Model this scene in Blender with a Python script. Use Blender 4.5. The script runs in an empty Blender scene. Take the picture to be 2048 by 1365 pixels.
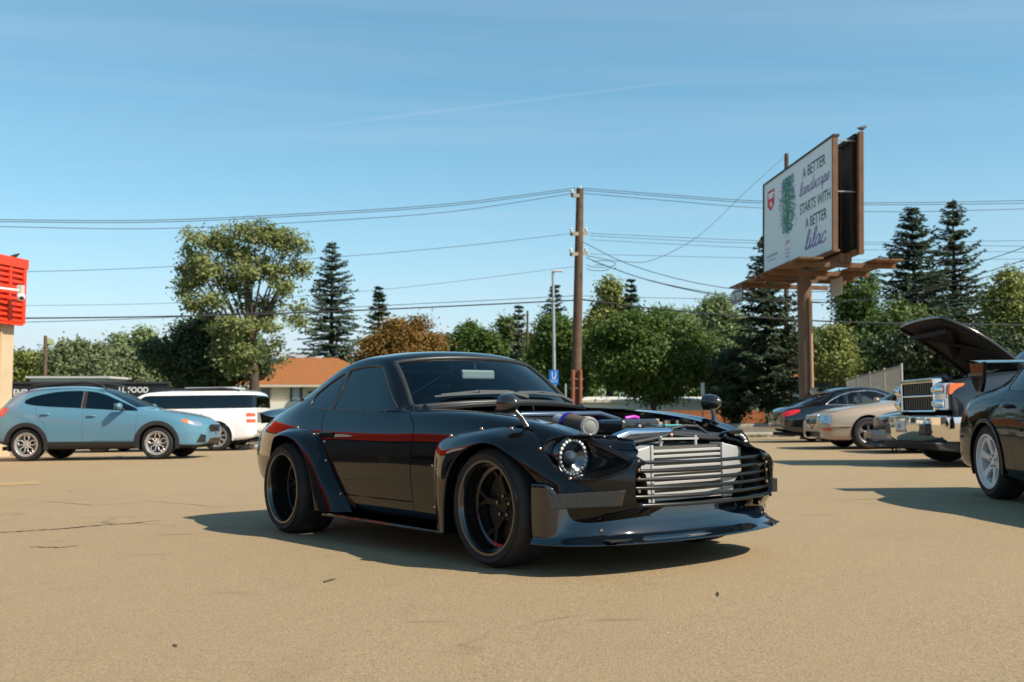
import bpy, bmesh, math, random
import numpy as np
from mathutils import Matrix, Vector
random.seed(7); rng = np.random.default_rng(7)
scene = bpy.context.scene
COL = scene.collection
PI = math.pi
# ------------------------------------------------------------------ camera
CAMZ = .78
cam_d = bpy.data.cameras.new('camera'); cam = bpy.data.objects.new('camera', cam_d); COL.objects.link(cam)
cam_d.lens = 35.0; cam_d.sensor_width = 36.0; cam_d.clip_start = .05; cam_d.clip_end = 3000
PITCH = math.atan((814 - 682.5) / 1991.0)
cam.location = (0, 0, CAMZ); cam.rotation_euler = (PI / 2 + PITCH, 0, 0)
cam_d.dof.use_dof = True; cam_d.dof.focus_distance = 5.2; cam_d.dof.aperture_fstop = 4.0
scene.camera = cam
# ------------------------------------------------------------------ sky and sun
SUN_AZ = math.atan2(-.50, .865)          # direction towards the sun, in the ground plane
SUN_EL = math.radians(45)
world = bpy.data.worlds.new('World'); scene.world = world; world.use_nodes = True
wn = world.node_tree; wn.nodes.clear()
def N_(t, kind, **kw):
    n = t.nodes.new(kind)
    for k, v in kw.items(): setattr(n, k, v)
    return n
out = N_(wn, 'ShaderNodeOutputWorld'); bg = N_(wn, 'ShaderNodeBackground')
sky = N_(wn, 'ShaderNodeTexSky', sky_type='NISHITA', sun_disc=False)
sky.sun_elevation = SUN_EL; sky.sun_rotation = PI / 2 - SUN_AZ
sky.air_density = 1.0; sky.dust_density = .7; sky.ozone_density = 2.0; sky.altitude = 300
tc = N_(wn, 'ShaderNodeTexCoord'); sep = N_(wn, 'ShaderNodeSeparateXYZ')
wn.links.new(tc.outputs['Generated'], sep.inputs[0])
# thin cirrus: noise on a high flat sheet (direction divided by its height)
mz = N_(wn, 'ShaderNodeMath', operation='MAXIMUM'); mz.inputs[1].default_value = .06
wn.links.new(sep.outputs['Z'], mz.inputs[0])
dv = N_(wn, 'ShaderNodeVectorMath', operation='DIVIDE'); cz = N_(wn, 'ShaderNodeCombineXYZ')
for i in range(3): wn.links.new(mz.outputs[0], cz.inputs[i])
wn.links.new(tc.outputs['Generated'], dv.inputs[0]); wn.links.new(cz.outputs[0], dv.inputs[1])
mp = N_(wn, 'ShaderNodeMapping'); mp.inputs['Rotation'].default_value = (0, 0, .25); mp.inputs['Scale'].default_value = (.28, .95, 1)
wn.links.new(dv.outputs[0], mp.inputs[0])
nz = N_(wn, 'ShaderNodeTexNoise'); nz.inputs['Scale'].default_value = .8; nz.inputs['Detail'].default_value = 7; nz.inputs['Roughness'].default_value = .62; nz.inputs['Distortion'].default_value = .6
wn.links.new(mp.outputs[0], nz.inputs['Vector'])
cr = N_(wn, 'ShaderNodeMapRange'); cr.inputs['From Min'].default_value = .50; cr.inputs['From Max'].default_value = .85; cr.inputs['To Max'].default_value = .22
wn.links.new(nz.outputs['Fac'], cr.inputs['Value'])
# an old, thin contrail drawn along a great circle of the sky
def _dir(px, py):
    c, s_ = math.cos(PITCH), math.sin(PITCH); u, v = (px - 1024) / 1991., -(py - 682.5) / 1991.
    return Vector((u, c - v * s_, s_ + v * c)).normalized()
_a, _b = _dir(560, 262), _dir(1420, 156); _n = _a.cross(_b).normalized(); _m = (_a + _b).normalized()
dn = N_(wn, 'ShaderNodeVectorMath', operation='DOT_PRODUCT'); dn.inputs[1].default_value = _n; wn.links.new(tc.outputs['Generated'], dn.inputs[0])
da = N_(wn, 'ShaderNodeMath', operation='ABSOLUTE'); wn.links.new(dn.outputs['Value'], da.inputs[0])
dr_ = N_(wn, 'ShaderNodeMapRange', interpolation_type='SMOOTHSTEP'); dr_.inputs['From Min'].default_value = .0024; dr_.inputs['From Max'].default_value = .0002; dr_.inputs['To Max'].default_value = .09; wn.links.new(da.outputs[0], dr_.inputs['Value'])
dm = N_(wn, 'ShaderNodeVectorMath', operation='DOT_PRODUCT'); dm.inputs[1].default_value = _m; wn.links.new(tc.outputs['Generated'], dm.inputs[0])
de = N_(wn, 'ShaderNodeMapRange', interpolation_type='SMOOTHSTEP'); de.inputs['From Min'].default_value = _m.dot(_a); de.inputs['From Max'].default_value = _m.dot(_a) * .35 + .65; wn.links.new(dm.outputs['Value'], de.inputs['Value'])
ct = N_(wn, 'ShaderNodeMath', operation='MULTIPLY'); wn.links.new(dr_.outputs[0], ct.inputs[0]); wn.links.new(de.outputs[0], ct.inputs[1])
mx = N_(wn, 'ShaderNodeMix', data_type='RGBA'); mx.inputs['B'].default_value = (4.1, 4.7, 5.5, 1)
hsv = N_(wn, 'ShaderNodeHueSaturation'); hsv.inputs['Hue'].default_value = .472; hsv.inputs['Saturation'].default_value = 1.28; hsv.inputs['Value'].default_value = 1.0
wn.links.new(sky.outputs[0], hsv.inputs['Color'])
# a thin even veil: the same sheet is crossed at a flatter angle towards the horizon
vl = N_(wn, 'ShaderNodeMath', operation='DIVIDE'); vl.inputs[0].default_value = .044; wn.links.new(mz.outputs[0], vl.inputs[1])
ad = N_(wn, 'ShaderNodeMath', operation='ADD', use_clamp=True); wn.links.new(cr.outputs[0], ad.inputs[0]); wn.links.new(vl.outputs[0], ad.inputs[1])
ac = N_(wn, 'ShaderNodeMath', operation='ADD', use_clamp=True); wn.links.new(ad.outputs[0], ac.inputs[0]); wn.links.new(ct.outputs[0], ac.inputs[1])
wn.links.new(ac.outputs[0], mx.inputs['Factor']); wn.links.new(hsv.outputs[0], mx.inputs['A'])
wn.links.new(mx.outputs['Result'], bg.inputs['Color'])
bg.inputs['Strength'].default_value = .114
wn.links.new(bg.outputs[0], out.inputs[0])
sun_d = bpy.data.lights.new('sun', 'SUN'); sun = bpy.data.objects.new('sun', sun_d); COL.objects.link(sun)
sun_d.energy = 5.0; sun_d.angle = math.radians(.53); sun_d.color = (1.0, .90, .74)
sd = Vector((math.cos(SUN_AZ) * math.cos(SUN_EL), math.sin(SUN_AZ) * math.cos(SUN_EL), math.sin(SUN_EL)))
sun.rotation_euler = sd.to_track_quat('Z', 'Y').to_euler(); sun.location = (30, -20, 40)
scene.view_settings.view_transform = 'Standard'; scene.view_settings.look = 'None'
scene.view_settings.exposure = 0.5; scene.view_settings.gamma = 1.0; scene.view_settings.use_curve_mapping = False
scene.render.engine = 'CYCLES'
scene.cycles.use_denoising = True; scene.cycles.max_bounces = 10; scene.cycles.transparent_max_bounces = 24
scene.cycles.glossy_bounces = 5; scene.cycles.sample_clamp_indirect = 8
# ------------------------------------------------------------------ helpers
FPX = 1991.0
def at(px, py, d):
    """point seen at photo pixel (px,py), d metres in front of the camera"""
    c, s = math.cos(PITCH), math.sin(PITCH)
    u = (px - 1024) / FPX; v = -(py - 682.5) / FPX
    dy, dz = c - v * s, s + v * c
    k = d / dy
    return Vector((u * k, d, CAMZ + dz * k))
def G(x, y):
    """the lot falls gently to the left and to the back"""
    return .0144 * min(max(x, -40), 40) - .009 * min(max(y, -30), 34) + .03 * math.exp(-((x - .5) ** 2 + (y - 4.5) ** 2) / 8)
def G0(x, y): return .0144 * x - .009 * y
GN = Vector((-.0144, .009, 1)).normalized()
MATS = {}
def nodes(name):
    m = bpy.data.materials.new(name); m.use_nodes = True
    t = m.node_tree; b = t.nodes['Principled BSDF']
    return m, t, b
def mat(name, col, rough=.5, metal=0., coat=0., spec=.5, var=0., vscale=4., bump=0., bscale=40., vcol=None, emit=None, detail=6.):
    """principled surface; var mixes the colour with noise, bump adds fine relief"""
    if name in MATS: return MATS[name]
    m, t, b = nodes(name)
    b.inputs['Base Color'].default_value = (*col, 1); b.inputs['Roughness'].default_value = rough
    b.inputs['Metallic'].default_value = metal; b.inputs['Specular IOR Level'].default_value = spec
    b.inputs['Coat Weight'].default_value = coat; b.inputs['Coat Roughness'].default_value = .02
    if var or bump: tcn = N_(t, 'ShaderNodeTexCoord')
    if var:
        nn = N_(t, 'ShaderNodeTexNoise'); nn.inputs['Scale'].default_value = vscale; nn.inputs['Detail'].default_value = detail; nn.inputs['Roughness'].default_value = .65
        t.links.new(tcn.outputs['Object'], nn.inputs['Vector'])
        rp = N_(t, 'ShaderNodeMapRange'); rp.inputs['From Min'].default_value = .3; rp.inputs['From Max'].default_value = .7
        t.links.new(nn.outputs['Fac'], rp.inputs['Value'])
        mm = N_(t, 'ShaderNodeMix', data_type='RGBA')
        c2 = vcol if vcol else tuple(c * (1 - var) for c in col)
        mm.inputs['A'].default_value = (*col, 1); mm.inputs['B'].default_value = (*c2, 1)
        t.links.new(rp.outputs[0], mm.inputs['Factor']); t.links.new(mm.outputs['Result'], b.inputs['Base Color'])
    if bump:
        nb = N_(t, 'ShaderNodeTexNoise'); nb.inputs['Scale'].default_value = bscale; nb.inputs['Detail'].default_value = 4
        t.links.new(tcn.outputs['Object'], nb.inputs['Vector'])
        bp = N_(t, 'ShaderNodeBump'); bp.inputs['Strength'].default_value = bump; bp.inputs['Distance'].default_value = .02
        t.links.new(nb.outputs['Fac'], bp.inputs['Height']); t.links.new(bp.outputs[0], b.inputs['Normal'])
    if emit:
        b.inputs['Emission Color'].default_value = (*emit[0], 1); b.inputs['Emission Strength'].default_value = emit[1]
    MATS[name] = m; return m
def glass(name, tint, ior=1.85):
    if name in MATS: return MATS[name]
    m = bpy.data.materials.new(name); m.use_nodes = True; t = m.node_tree; t.nodes.clear()
    o = N_(t, 'ShaderNodeOutputMaterial'); mi = N_(t, 'ShaderNodeMixShader'); fr = N_(t, 'ShaderNodeFresnel'); fr.inputs['IOR'].default_value = ior
    tr = N_(t, 'ShaderNodeBsdfTransparent'); tr.inputs['Color'].default_value = (*tint, 1)
    gl = N_(t, 'ShaderNodeBsdfGlossy'); gl.inputs['Roughness'].default_value = .005
    t.links.new(fr.outputs[0], mi.inputs[0]); t.links.new(tr.outputs[0], mi.inputs[1]); t.links.new(gl.outputs[0], mi.inputs[2]); t.links.new(mi.outputs[0], o.inputs[0])
    MATS[name] = m; return m
def leafmat(name, a, b_, trans=.35):
    if name in MATS: return MATS[name]
    m = bpy.data.materials.new(name); m.use_nodes = True; t = m.node_tree; t.nodes.clear()
    o = N_(t, 'ShaderNodeOutputMaterial'); g = N_(t, 'ShaderNodeNewGeometry'); mm = N_(t, 'ShaderNodeMix', data_type='RGBA')
    mm.inputs['A'].default_value = (*a, 1); mm.inputs['B'].default_value = (*b_, 1)
    t.links.new(g.outputs['Random Per Island'], mm.inputs['Factor'])
    d = N_(t, 'ShaderNodeBsdfPrincipled'); d.inputs['Roughness'].default_value = .55; d.inputs['Specular IOR Level'].default_value = .35
    tl = N_(t, 'ShaderNodeBsdfTranslucent'); mi = N_(t, 'ShaderNodeMixShader'); mi.inputs[0].default_value = trans
    t.links.new(mm.outputs['Result'], d.inputs['Base Color']); t.links.new(mm.outputs['Result'], tl.inputs['Color'])
    t.links.new(d.outputs[0], mi.inputs[1]); t.links.new(tl.outputs[0], mi.inputs[2]); t.links.new(mi.outputs[0], o.inputs[0])
    MATS[name] = m; return m
def empty(name, loc=(0, 0, 0), rz=0.):
    o = bpy.data.objects.new(name, None); COL.objects.link(o); o.location = loc; o.rotation_euler = (0, 0, rz); o.empty_display_size = .2
    return o
def tag(o, label=None, cat=None, group=None, kind=None):
    if label: o['label'] = label
    if cat: o['category'] = cat
    if group: o['group'] = group
    if kind: o['kind'] = kind
    return o
def thing(name, label, cat, loc=(0, 0, 0), rz=0., group=None):
    return tag(empty(name, loc, rz), label, cat, group)
def link(name, me, m=None, parent=None):
    o = bpy.data.objects.new(name, me); COL.objects.link(o)
    if m is not None and len(me.materials) == 0: me.materials.append(m)
    if parent: o.parent = parent
    return o
def inst(name, src, parent, loc=(0, 0, 0), rot=(0, 0, 0), scale=(1, 1, 1)):
    o = src.copy(); o.name = name; COL.objects.link(o); o.parent = parent; o.location = loc; o.rotation_euler = rot; o.scale = scale
    return o
class MB:
    """collects simple shapes; build() links them as ONE mesh object"""
    def __init__(s): s.v = []; s.f = []
    def add(s, vs, fs):
        n = len(s.v); s.v += [tuple(p) for p in vs]; s.f += [tuple(i + n for i in f) for f in fs]; return s
    def box(s, a, b):
        x0, y0, z0 = a; x1, y1, z1 = b
        return s.add([(x0, y0, z0), (x1, y0, z0), (x1, y1, z0), (x0, y1, z0), (x0, y0, z1), (x1, y0, z1), (x1, y1, z1), (x0, y1, z1)],
                     [(0, 3, 2, 1), (4, 5, 6, 7), (0, 1, 5, 4), (1, 2, 6, 5), (2, 3, 7, 6), (3, 0, 4, 7)])
    def beam(s, p, q, w, h, up=(0, 0, 1)):
        p, q = Vector(p), Vector(q); d = (q - p).normalized(); sd_ = d.cross(Vector(up))
        if sd_.length < 1e-4: sd_ = d.cross(Vector((1, 0, 0)))
        sd_.normalize(); u = sd_.cross(d)
        vs = [e + sd_ * (w / 2 * i) + u * (h / 2 * j) for e in (p, q) for i, j in ((-1, -1), (1, -1), (1, 1), (-1, 1))]
        return s.add(vs, [(0, 1, 2, 3), (7, 6, 5, 4), (0, 4, 5, 1), (1, 5, 6, 2), (2, 6, 7, 3), (3, 7, 4, 0)])
    def tube(s, path, r, n=8, closed=False, caps=True):
        P = [Vector(p) for p in path]; k = len(P); R = r if hasattr(r, '__len__') else [r] * k
        ref = None; rings = []
        for i in range(k):
            a = P[i - 1] if (i or closed) else P[i]; b = P[(i + 1) % k] if (i < k - 1 or closed) else P[i]
            d = (b - a)
            if d.length < 1e-9: d = Vector((0, 0, 1))
            d.normalize()
            if ref is None: ref = Vector((0, 0, 1)) if abs(d.z) < .9 else Vector((1, 0, 0))
            u = (ref - d * ref.dot(d)); u = u.normalized() if u.length > 1e-5 else d.orthogonal().normalized(); ref = u; w = d.cross(u)
            rings.append([P[i] + (u * math.cos(2 * PI * j / n) + w * math.sin(2 * PI * j / n)) * R[i] for j in range(n)])
        vs = [p for rg in rings for p in rg]; fs = []
        for i in range(k if closed else k - 1):
            a, b = i * n, ((i + 1) % k) * n
            fs += [(a + j, a + (j + 1) % n, b + (j + 1) % n, b + j) for j in range(n)]
        if caps and not closed: fs += [tuple(range(n - 1, -1, -1)), tuple((k - 1) * n + j for j in range(n))]
        return s.add(vs, fs)
    def lathe(s, prof, axis='z', c=(0, 0, 0), n=32, closed=False):
        """prof: (radius, height) pairs turned about the axis"""
        vs = []
        for r, h in prof:
            for j in range(n):
                a = 2 * PI * j / n; p = (r * math.cos(a), r * math.sin(a), h)
                if axis == 'y': p = (p[0], p[2], p[1])
                if axis == 'x': p = (p[2], p[0], p[1])
                vs.append((p[0] + c[0], p[1] + c[1], p[2] + c[2]))
        fs = []; k = len(prof)
        for i in range(k if closed else k - 1):
            a, b = i * n, ((i + 1) % k) * n
            for j in range(n):
                q = (a + j, a + (j + 1) % n, b + (j + 1) % n, b + j)
                fs.append(q[::-1] if axis == 'y' else q)
        return s.add(vs, fs)
    def prism(s, poly, a0, a1, axis='y'):
        def P(p, a): return (p[0], a, p[1]) if axis == 'y' else ((a, p[0], p[1]) if axis == 'x' else (p[0], p[1], a))
        n = len(poly); vs = [P(p, a0) for p in poly] + [P(p, a1) for p in poly]
        return s.add(vs, [tuple(range(n)), tuple(range(2 * n - 1, n - 1, -1))] + [(i, (i + 1) % n + 0, (i + 1) % n + n, i + n)[::-1] for i in range(n)])
    def ball(s, c, r, n=12, sc=(1, 1, 1)):
        m_ = max(4, n // 2); prof = [(max(1e-4, math.sin(PI * i / m_)) * r, -math.cos(PI * i / m_) * r) for i in range(m_ + 1)]
        k = len(s.v); s.lathe(prof, 'z', (0, 0, 0), n)
        for i in range(k, len(s.v)): p = s.v[i]; s.v[i] = (p[0] * sc[0] + c[0], p[1] * sc[1] + c[1], p[2] * sc[2] + c[2])
        return s
    def grid(s, P):
        a, b = len(P), len(P[0]); return s.add([p for row in P for p in row], [(i * b + j, i * b + j + 1, (i + 1) * b + j + 1, (i + 1) * b + j) for i in range(a - 1) for j in range(b - 1)])
    def xf(s, M_):
        s.v = [tuple(M_ @ Vector(p)) for p in s.v]; return s
    def build(s, name, m, parent=None, smooth=None, bevel=0., recalc=True):
        me = bpy.data.meshes.new(name); me.from_pydata(s.v, [], s.f)
        if recalc:
            bm = bmesh.new(); bm.from_mesh(me); bmesh.ops.recalc_face_normals(bm, faces=bm.faces); bm.to_mesh(me); bm.free()
        if smooth is not None:
            me.shade_smooth(); me.set_sharp_from_angle(angle=math.radians(smooth))
        me.materials.append(m); o = link(name, me, None, parent)
        if bevel:
            b = o.modifiers.new('bevel', 'BEVEL'); b.width = bevel; b.segments = 2; b.limit_method = 'ANGLE'; b.angle_limit = math.radians(35)
        return o
def spline(pts, k=8, closed=False):
    """Catmull-Rom through points"""
    P = np.array(pts, float); n = len(P); o = []
    for i in range(n if closed else n - 1):
        p0 = P[i - 1] if (i or closed) else 2 * P[0] - P[1]; p1 = P[i]; p2 = P[(i + 1) % n]; p3 = P[(i + 2) % n] if (i < n - 2 or closed) else 2 * P[-1] - P[-2]
        for j in range(k):
            t = j / k; o.append(.5 * (2 * p1 + (p2 - p0) * t + (2 * p0 - 5 * p1 + 4 * p2 - p3) * t * t + (3 * p1 - p0 - 3 * p2 + p3) * t ** 3))
    if not closed: o.append(P[-1])
    return np.array(o)
def resample(P, n):
    P = np.array(P, float); d = np.r_[0, np.cumsum(np.linalg.norm(np.diff(P, axis=0), axis=1))]; t = np.linspace(0, d[-1], n)
    return np.stack([np.interp(t, d, P[:, i]) for i in range(P.shape[1])], 1)
def chaikin(poly, it=2):
    P = np.array(poly, float)
    for _ in range(it):
        Q = np.roll(P, -1, 0); P = np.stack([.75 * P + .25 * Q, .25 * P + .75 * Q], 1).reshape(-1, P.shape[1])
    return P
# ------------------------------------------------------------------ smooth body shells cut into panels
def bs_eval(P, k):
    P = np.concatenate([2 * P[:1] - P[1:2], P, 2 * P[-1:] - P[-2:-1]], 0); n = P.shape[0]; o = []
    for i in range(n - 3):
        for j in range(k):
            t = j / k; b = ((1 - t) ** 3 / 6, (3 * t ** 3 - 6 * t * t + 4) / 6, (-3 * t ** 3 + 3 * t * t + 3 * t + 1) / 6, t ** 3 / 6)
            o.append(sum(b[q] * P[i + q] for q in range(4)))
    o.append((P[-3] + 4 * P[-2] + P[-1]) / 6)
    return np.array(o)
def sharpen(P, a):
    E = np.concatenate([2 * P[:1] - P[1:2], P, 2 * P[-1:] - P[-2:-1]], 0)
    return P + a * (P - (E[:-2] + 4 * E[1:-1] + E[2:]) / 6)
class Skin:
    def __init__(s, stations, su=8, sv=6, a=.6):
        """stations: list of rows [(x,y,z)...] from sill to centre line, one side; mirrored to a full shell"""
        P = np.array(stations, float); M_ = P[:, ::-1] * np.array([1, -1, 1]); P = np.concatenate([P, M_[:, 1:]], 1)
        P = sharpen(P, a); P = np.swapaxes(sharpen(np.swapaxes(P, 0, 1), a), 0, 1)
        S = bs_eval(P, su); S = np.swapaxes(bs_eval(np.swapaxes(S, 0, 1), sv), 0, 1)
        nu, nv = S.shape[:2]; s.V = S.reshape(-1, 3).copy()
        s.U = np.stack(np.meshgrid(np.arange(nu) / su, np.arange(nv) / sv, indexing='ij'), -1).reshape(-1, 2)
        s.vc = (nv - 1) / sv / 2
        s.U[:, 1] = np.where(s.U[:, 1] > s.vc, 2 * s.vc - s.U[:, 1], s.U[:, 1])
        s.U[:, 1] -= len(stations[0]) - 10          # keep row numbers counted from the sill
        ii, jj = np.meshgrid(np.arange(nu - 1), np.arange(nv - 1), indexing='ij'); b = (ii * nv + jj).ravel()
        s.F = np.stack([b, b + nv, b + nv + 1, b + 1], 1)[:, ::-1]; s.T = np.array(['body'] * len(s.F), dtype=object)
        du = np.gradient(S, axis=0); dv_ = np.gradient(S, axis=1); n = np.cross(dv_, du); l = np.linalg.norm(n, axis=2, keepdims=True); n = n / np.maximum(l, 1e-9)
        s.N = n.reshape(-1, 3); s.moved = np.zeros(len(s.V), bool)
        c = s.V.mean(0)
        if ((s.V - c) * s.N).sum() < 0: s.N = -s.N; s.F = s.F[:, ::-1]
        s.flip = False
    def proj(s, P, ax, U=None):
        if ax == 'side': return P[:, [0, 2]]
        if ax == 'front': return np.stack([np.abs(P[:, 1]), P[:, 2]], 1)
        if ax == 'top': return np.stack([P[:, 0], np.abs(P[:, 1])], 1)
        if ax == 'wrapf': return np.stack([P[:, 0] - np.abs(P[:, 1]), P[:, 2]], 1)
        if ax == 'wrapr': return np.stack([-P[:, 0] - np.abs(P[:, 1]), P[:, 2]], 1)
        if ax == 'uv': return U
    def cut(s, name, poly, ax='side', cond=None, only=None, rnd=0, snap=True):
        poly = chaikin(poly, rnd) if rnd else np.array(poly, float)
        C = s.V[s.F].mean(1); UC = s.U[s.F].mean(1); q = s.proj(C, ax, UC)
        ins = np.zeros(len(q), bool); n = len(poly); j = n - 1
        for i in range(n):
            a, b = poly[i], poly[j]; c_ = ((a[1] > q[:, 1]) != (b[1] > q[:, 1]))
            with np.errstate(divide='ignore', invalid='ignore'): xx = (b[0] - a[0]) * (q[:, 1] - a[1]) / (b[1] - a[1] + 1e-12) + a[0]
            ins ^= c_ & (q[:, 0] < xx); j = i
        ok = np.ones(len(q), bool)
        if cond is not None: ok &= cond(C, s.N[s.F].mean(1))
        if only is not None: ok &= np.isin(s.T, only)
        ins &= ok
        if snap and ins.any():
            a_in = np.zeros(len(s.V), bool); a_in[s.F[ins].ravel()] = True
            a_out = np.zeros(len(s.V), bool); a_out[s.F[~ins].ravel()] = True
            B = np.where(a_in & a_out & ~s.moved)[0]
            p = s.proj(s.V[B], ax, s.U[B]); A = poly; D = np.roll(poly, -1, 0) - A
            t = np.clip(((p[:, None] - A[None]) * D[None]).sum(2) / np.maximum((D * D).sum(1), 1e-12)[None], 0, 1)
            X = A[None] + t[..., None] * D[None]; dd = ((X - p[:, None]) ** 2).sum(2); k = dd.argmin(1); d = X[np.arange(len(B)), k] - p
            if ax == 'uv': lim = .3
            else: lim = .035
            good = np.linalg.norm(d, axis=1) < lim; B = B[good]; d = d[good]
            for v, dd_ in zip(B, d):
                nn = s.N[v]; sg = 1 if s.V[v, 1] >= 0 else -1
                if ax == 'side':
                    m_ = np.array([dd_[0], 0, dd_[1]])
                    if abs(nn[1]) > .25: m_[1] = -(nn[0] * m_[0] + nn[2] * m_[2]) / nn[1]
                elif ax == 'front':
                    m_ = np.array([0, sg * dd_[0], dd_[1]])
                    if abs(nn[0]) > .25: m_[0] = -(nn[1] * m_[1] + nn[2] * m_[2]) / nn[0]
                elif ax == 'top':
                    m_ = np.array([dd_[0], sg * dd_[1], 0])
                    if abs(nn[2]) > .25: m_[2] = -(nn[1] * m_[1] + nn[0] * m_[0]) / nn[2]
                elif ax in ('wrapf', 'wrapr'):
                    f = 1 if ax == 'wrapf' else -1; tdir = np.array([f * abs(nn[1]), -sg * abs(nn[0]), 0]); L = abs(nn[1]) + abs(nn[0])
                    m_ = tdir * dd_[0] / max(L * L, .2) * L / max(np.hypot(nn[0], nn[1]), .3) * np.hypot(nn[0], nn[1]) + np.array([0, 0, dd_[1]])
                else:
                    continue
                if np.linalg.norm(m_) < .06: s.V[v] += m_; s.moved[v] = True
        s.T[ins] = name
        return s
    def ysurf(s, x, z):
        m_ = s.V[:, 1] > .2; d = (s.V[m_, 0] - x) ** 2 + (s.V[m_, 2] - z) ** 2; k = np.argsort(d)[:4]; return float(s.V[m_][k, 1].mean())
    def panel(s, name, tags, m, parent, side=0, gap=.0025, flange=.015, off=0., back=True):
        if isinstance(tags, str): tags = [tags]
        sel = np.isin(s.T, tags)
        if side: sel &= (s.V[s.F].mean(1)[:, 1] * side > 0)
        F = s.F[sel]
        if len(F) == 0: print('EMPTY PANEL', name); return None
        ids, inv = np.unique(F, return_inverse=True); F = inv.reshape(-1, 4); V = s.V[ids].copy(); Nn = s.N[ids]
        V = V + Nn * off
        cnt = {}
        for f in F:
            for i in range(4):
                a, b = int(f[i]), int(f[(i + 1) % 4])
                if np.allclose(V[a], V[b], atol=1e-7): continue
                cnt.setdefault((min(a, b), max(a, b)), []).append((a, b))
        be = [v[0] for v in cnt.values() if len(v) == 1]
        C = V[F].mean(1); acc = np.zeros_like(V); 
        for i in range(4): np.add.at(acc, F[:, i], C - V[F[:, i]])
        bv = sorted({i for e in be for i in e})
        for i in bv:
            d = acc[i] - Nn[i] * (acc[i] @ Nn[i]); l = np.linalg.norm(d)
            if l > 1e-6: V[i] += d / l * gap
        vs = [tuple(p) for p in V]; fs = [tuple(int(q) for q in f) for f in F]; nf = len(fs)
        if flange:
            mp_ = {}
            for i in bv: mp_[i] = len(vs); vs.append(tuple(V[i] - Nn[i] * flange))
            for a, b in be: fs.append((b, a, mp_[a], mp_[b]))
        me = bpy.data.meshes.new(name); me.from_pydata(vs, [], fs)
        me.shade_smooth()
        ln = []
        for p in me.polygons:
            if p.index < nf: ln += [tuple(Nn[v]) for v in p.vertices]
            else: ln += [tuple(p.normal)] * len(p.vertices)
        me.normals_split_custom_set(ln)
        me.materials.append(m); o = link(name, me, None, parent)
        o_b = {}
        for a, b in be: o_b[a] = b
        s.last_loops = []
        while o_b:
            st_, nx = o_b.popitem(); lp = [st_]
            while nx != st_ and nx in o_b: lp.append(nx); nx = o_b.pop(nx)
            s.last_loops.append([Vector(V[i]) for i in lp])
        return o
def rows(x, zb, w, zw, yb, zbelt, yt, zt, zc, dxc=0., bi=.25):
    """one generic body station: sill, flank, belt, window top, roof or bonnet centre"""
    return [(x, .02, zb + .02), (x, w - bi, zb + .01), (x, w * .965, zb), (x, w * .992, zb + .45 * (zw - zb)), (x, w, zw), (x, w + (yb - w) * .35, zw + (zbelt - zw) * .62), (x, yb, zbelt),
            (x + dxc * .1, yt, zt), (x + dxc * .3, yt * .86, zt + .55 * (zc - zt)), (x + dxc * .8, yt * .47, zt + .9 * (zc - zt)), (x + dxc, 0, zc)]
def capped(stn, k, dx, zc, s_=.05, extra=None):
    """closes a shell end by repeating its last ring shrunk towards the centre"""
    L = stn[k]; r1 = [(p[0] + dx * .6, p[1] * .93, zc + (p[2] - zc) * .93) for p in L]; r2 = [(p[0] + dx, p[1] * .55, zc + (p[2] - zc) * .5) for p in L]; r3 = [(p[0] + dx, p[1] * s_, zc + (p[2] - zc) * s_) for p in L]
    r0 = [(p[0] + dx * .35, p[1] * .985, zc + (p[2] - zc) * .985) for p in L]
    if k == 0: return [r3, r2, r1, r0] if extra else [r3, r2, r1]
    return [r0, r1, r2, r3]
def circ(cx, cz, r, n=40, flat=None):
    P = [(cx + r * math.cos(2 * PI * i / n), cz + r * math.sin(2 * PI * i / n)) for i in range(n)]
    return P
def car_frame(name, label, ox, oy, fx, fy):
    o = thing(name, label, 'car')
    f = Vector((fx, fy, 0)); f = (f - GN * f.dot(GN)).normalized(); l = GN.cross(f)
    M_ = Matrix((f, l, GN)).transposed().to_4x4(); M_.translation = Vector((ox, oy, G0(ox, oy)))
    o.matrix_world = M_
    return o
RUBBER = mat('tyre rubber', (.016, .015, .015), .75, var=.4, vscale=9, bump=.12, bscale=60)
BLACKPL = mat('black plastic', (.018, .018, .019), .55, bump=.05, bscale=150)
BLACKM = mat('black under body', (.004, .004, .004), .85)
CHROME = mat('chrome', (.78, .78, .78), .06, 1.)
ALU = mat('machined aluminium', (.62, .62, .62), .28, 1.)
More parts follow.
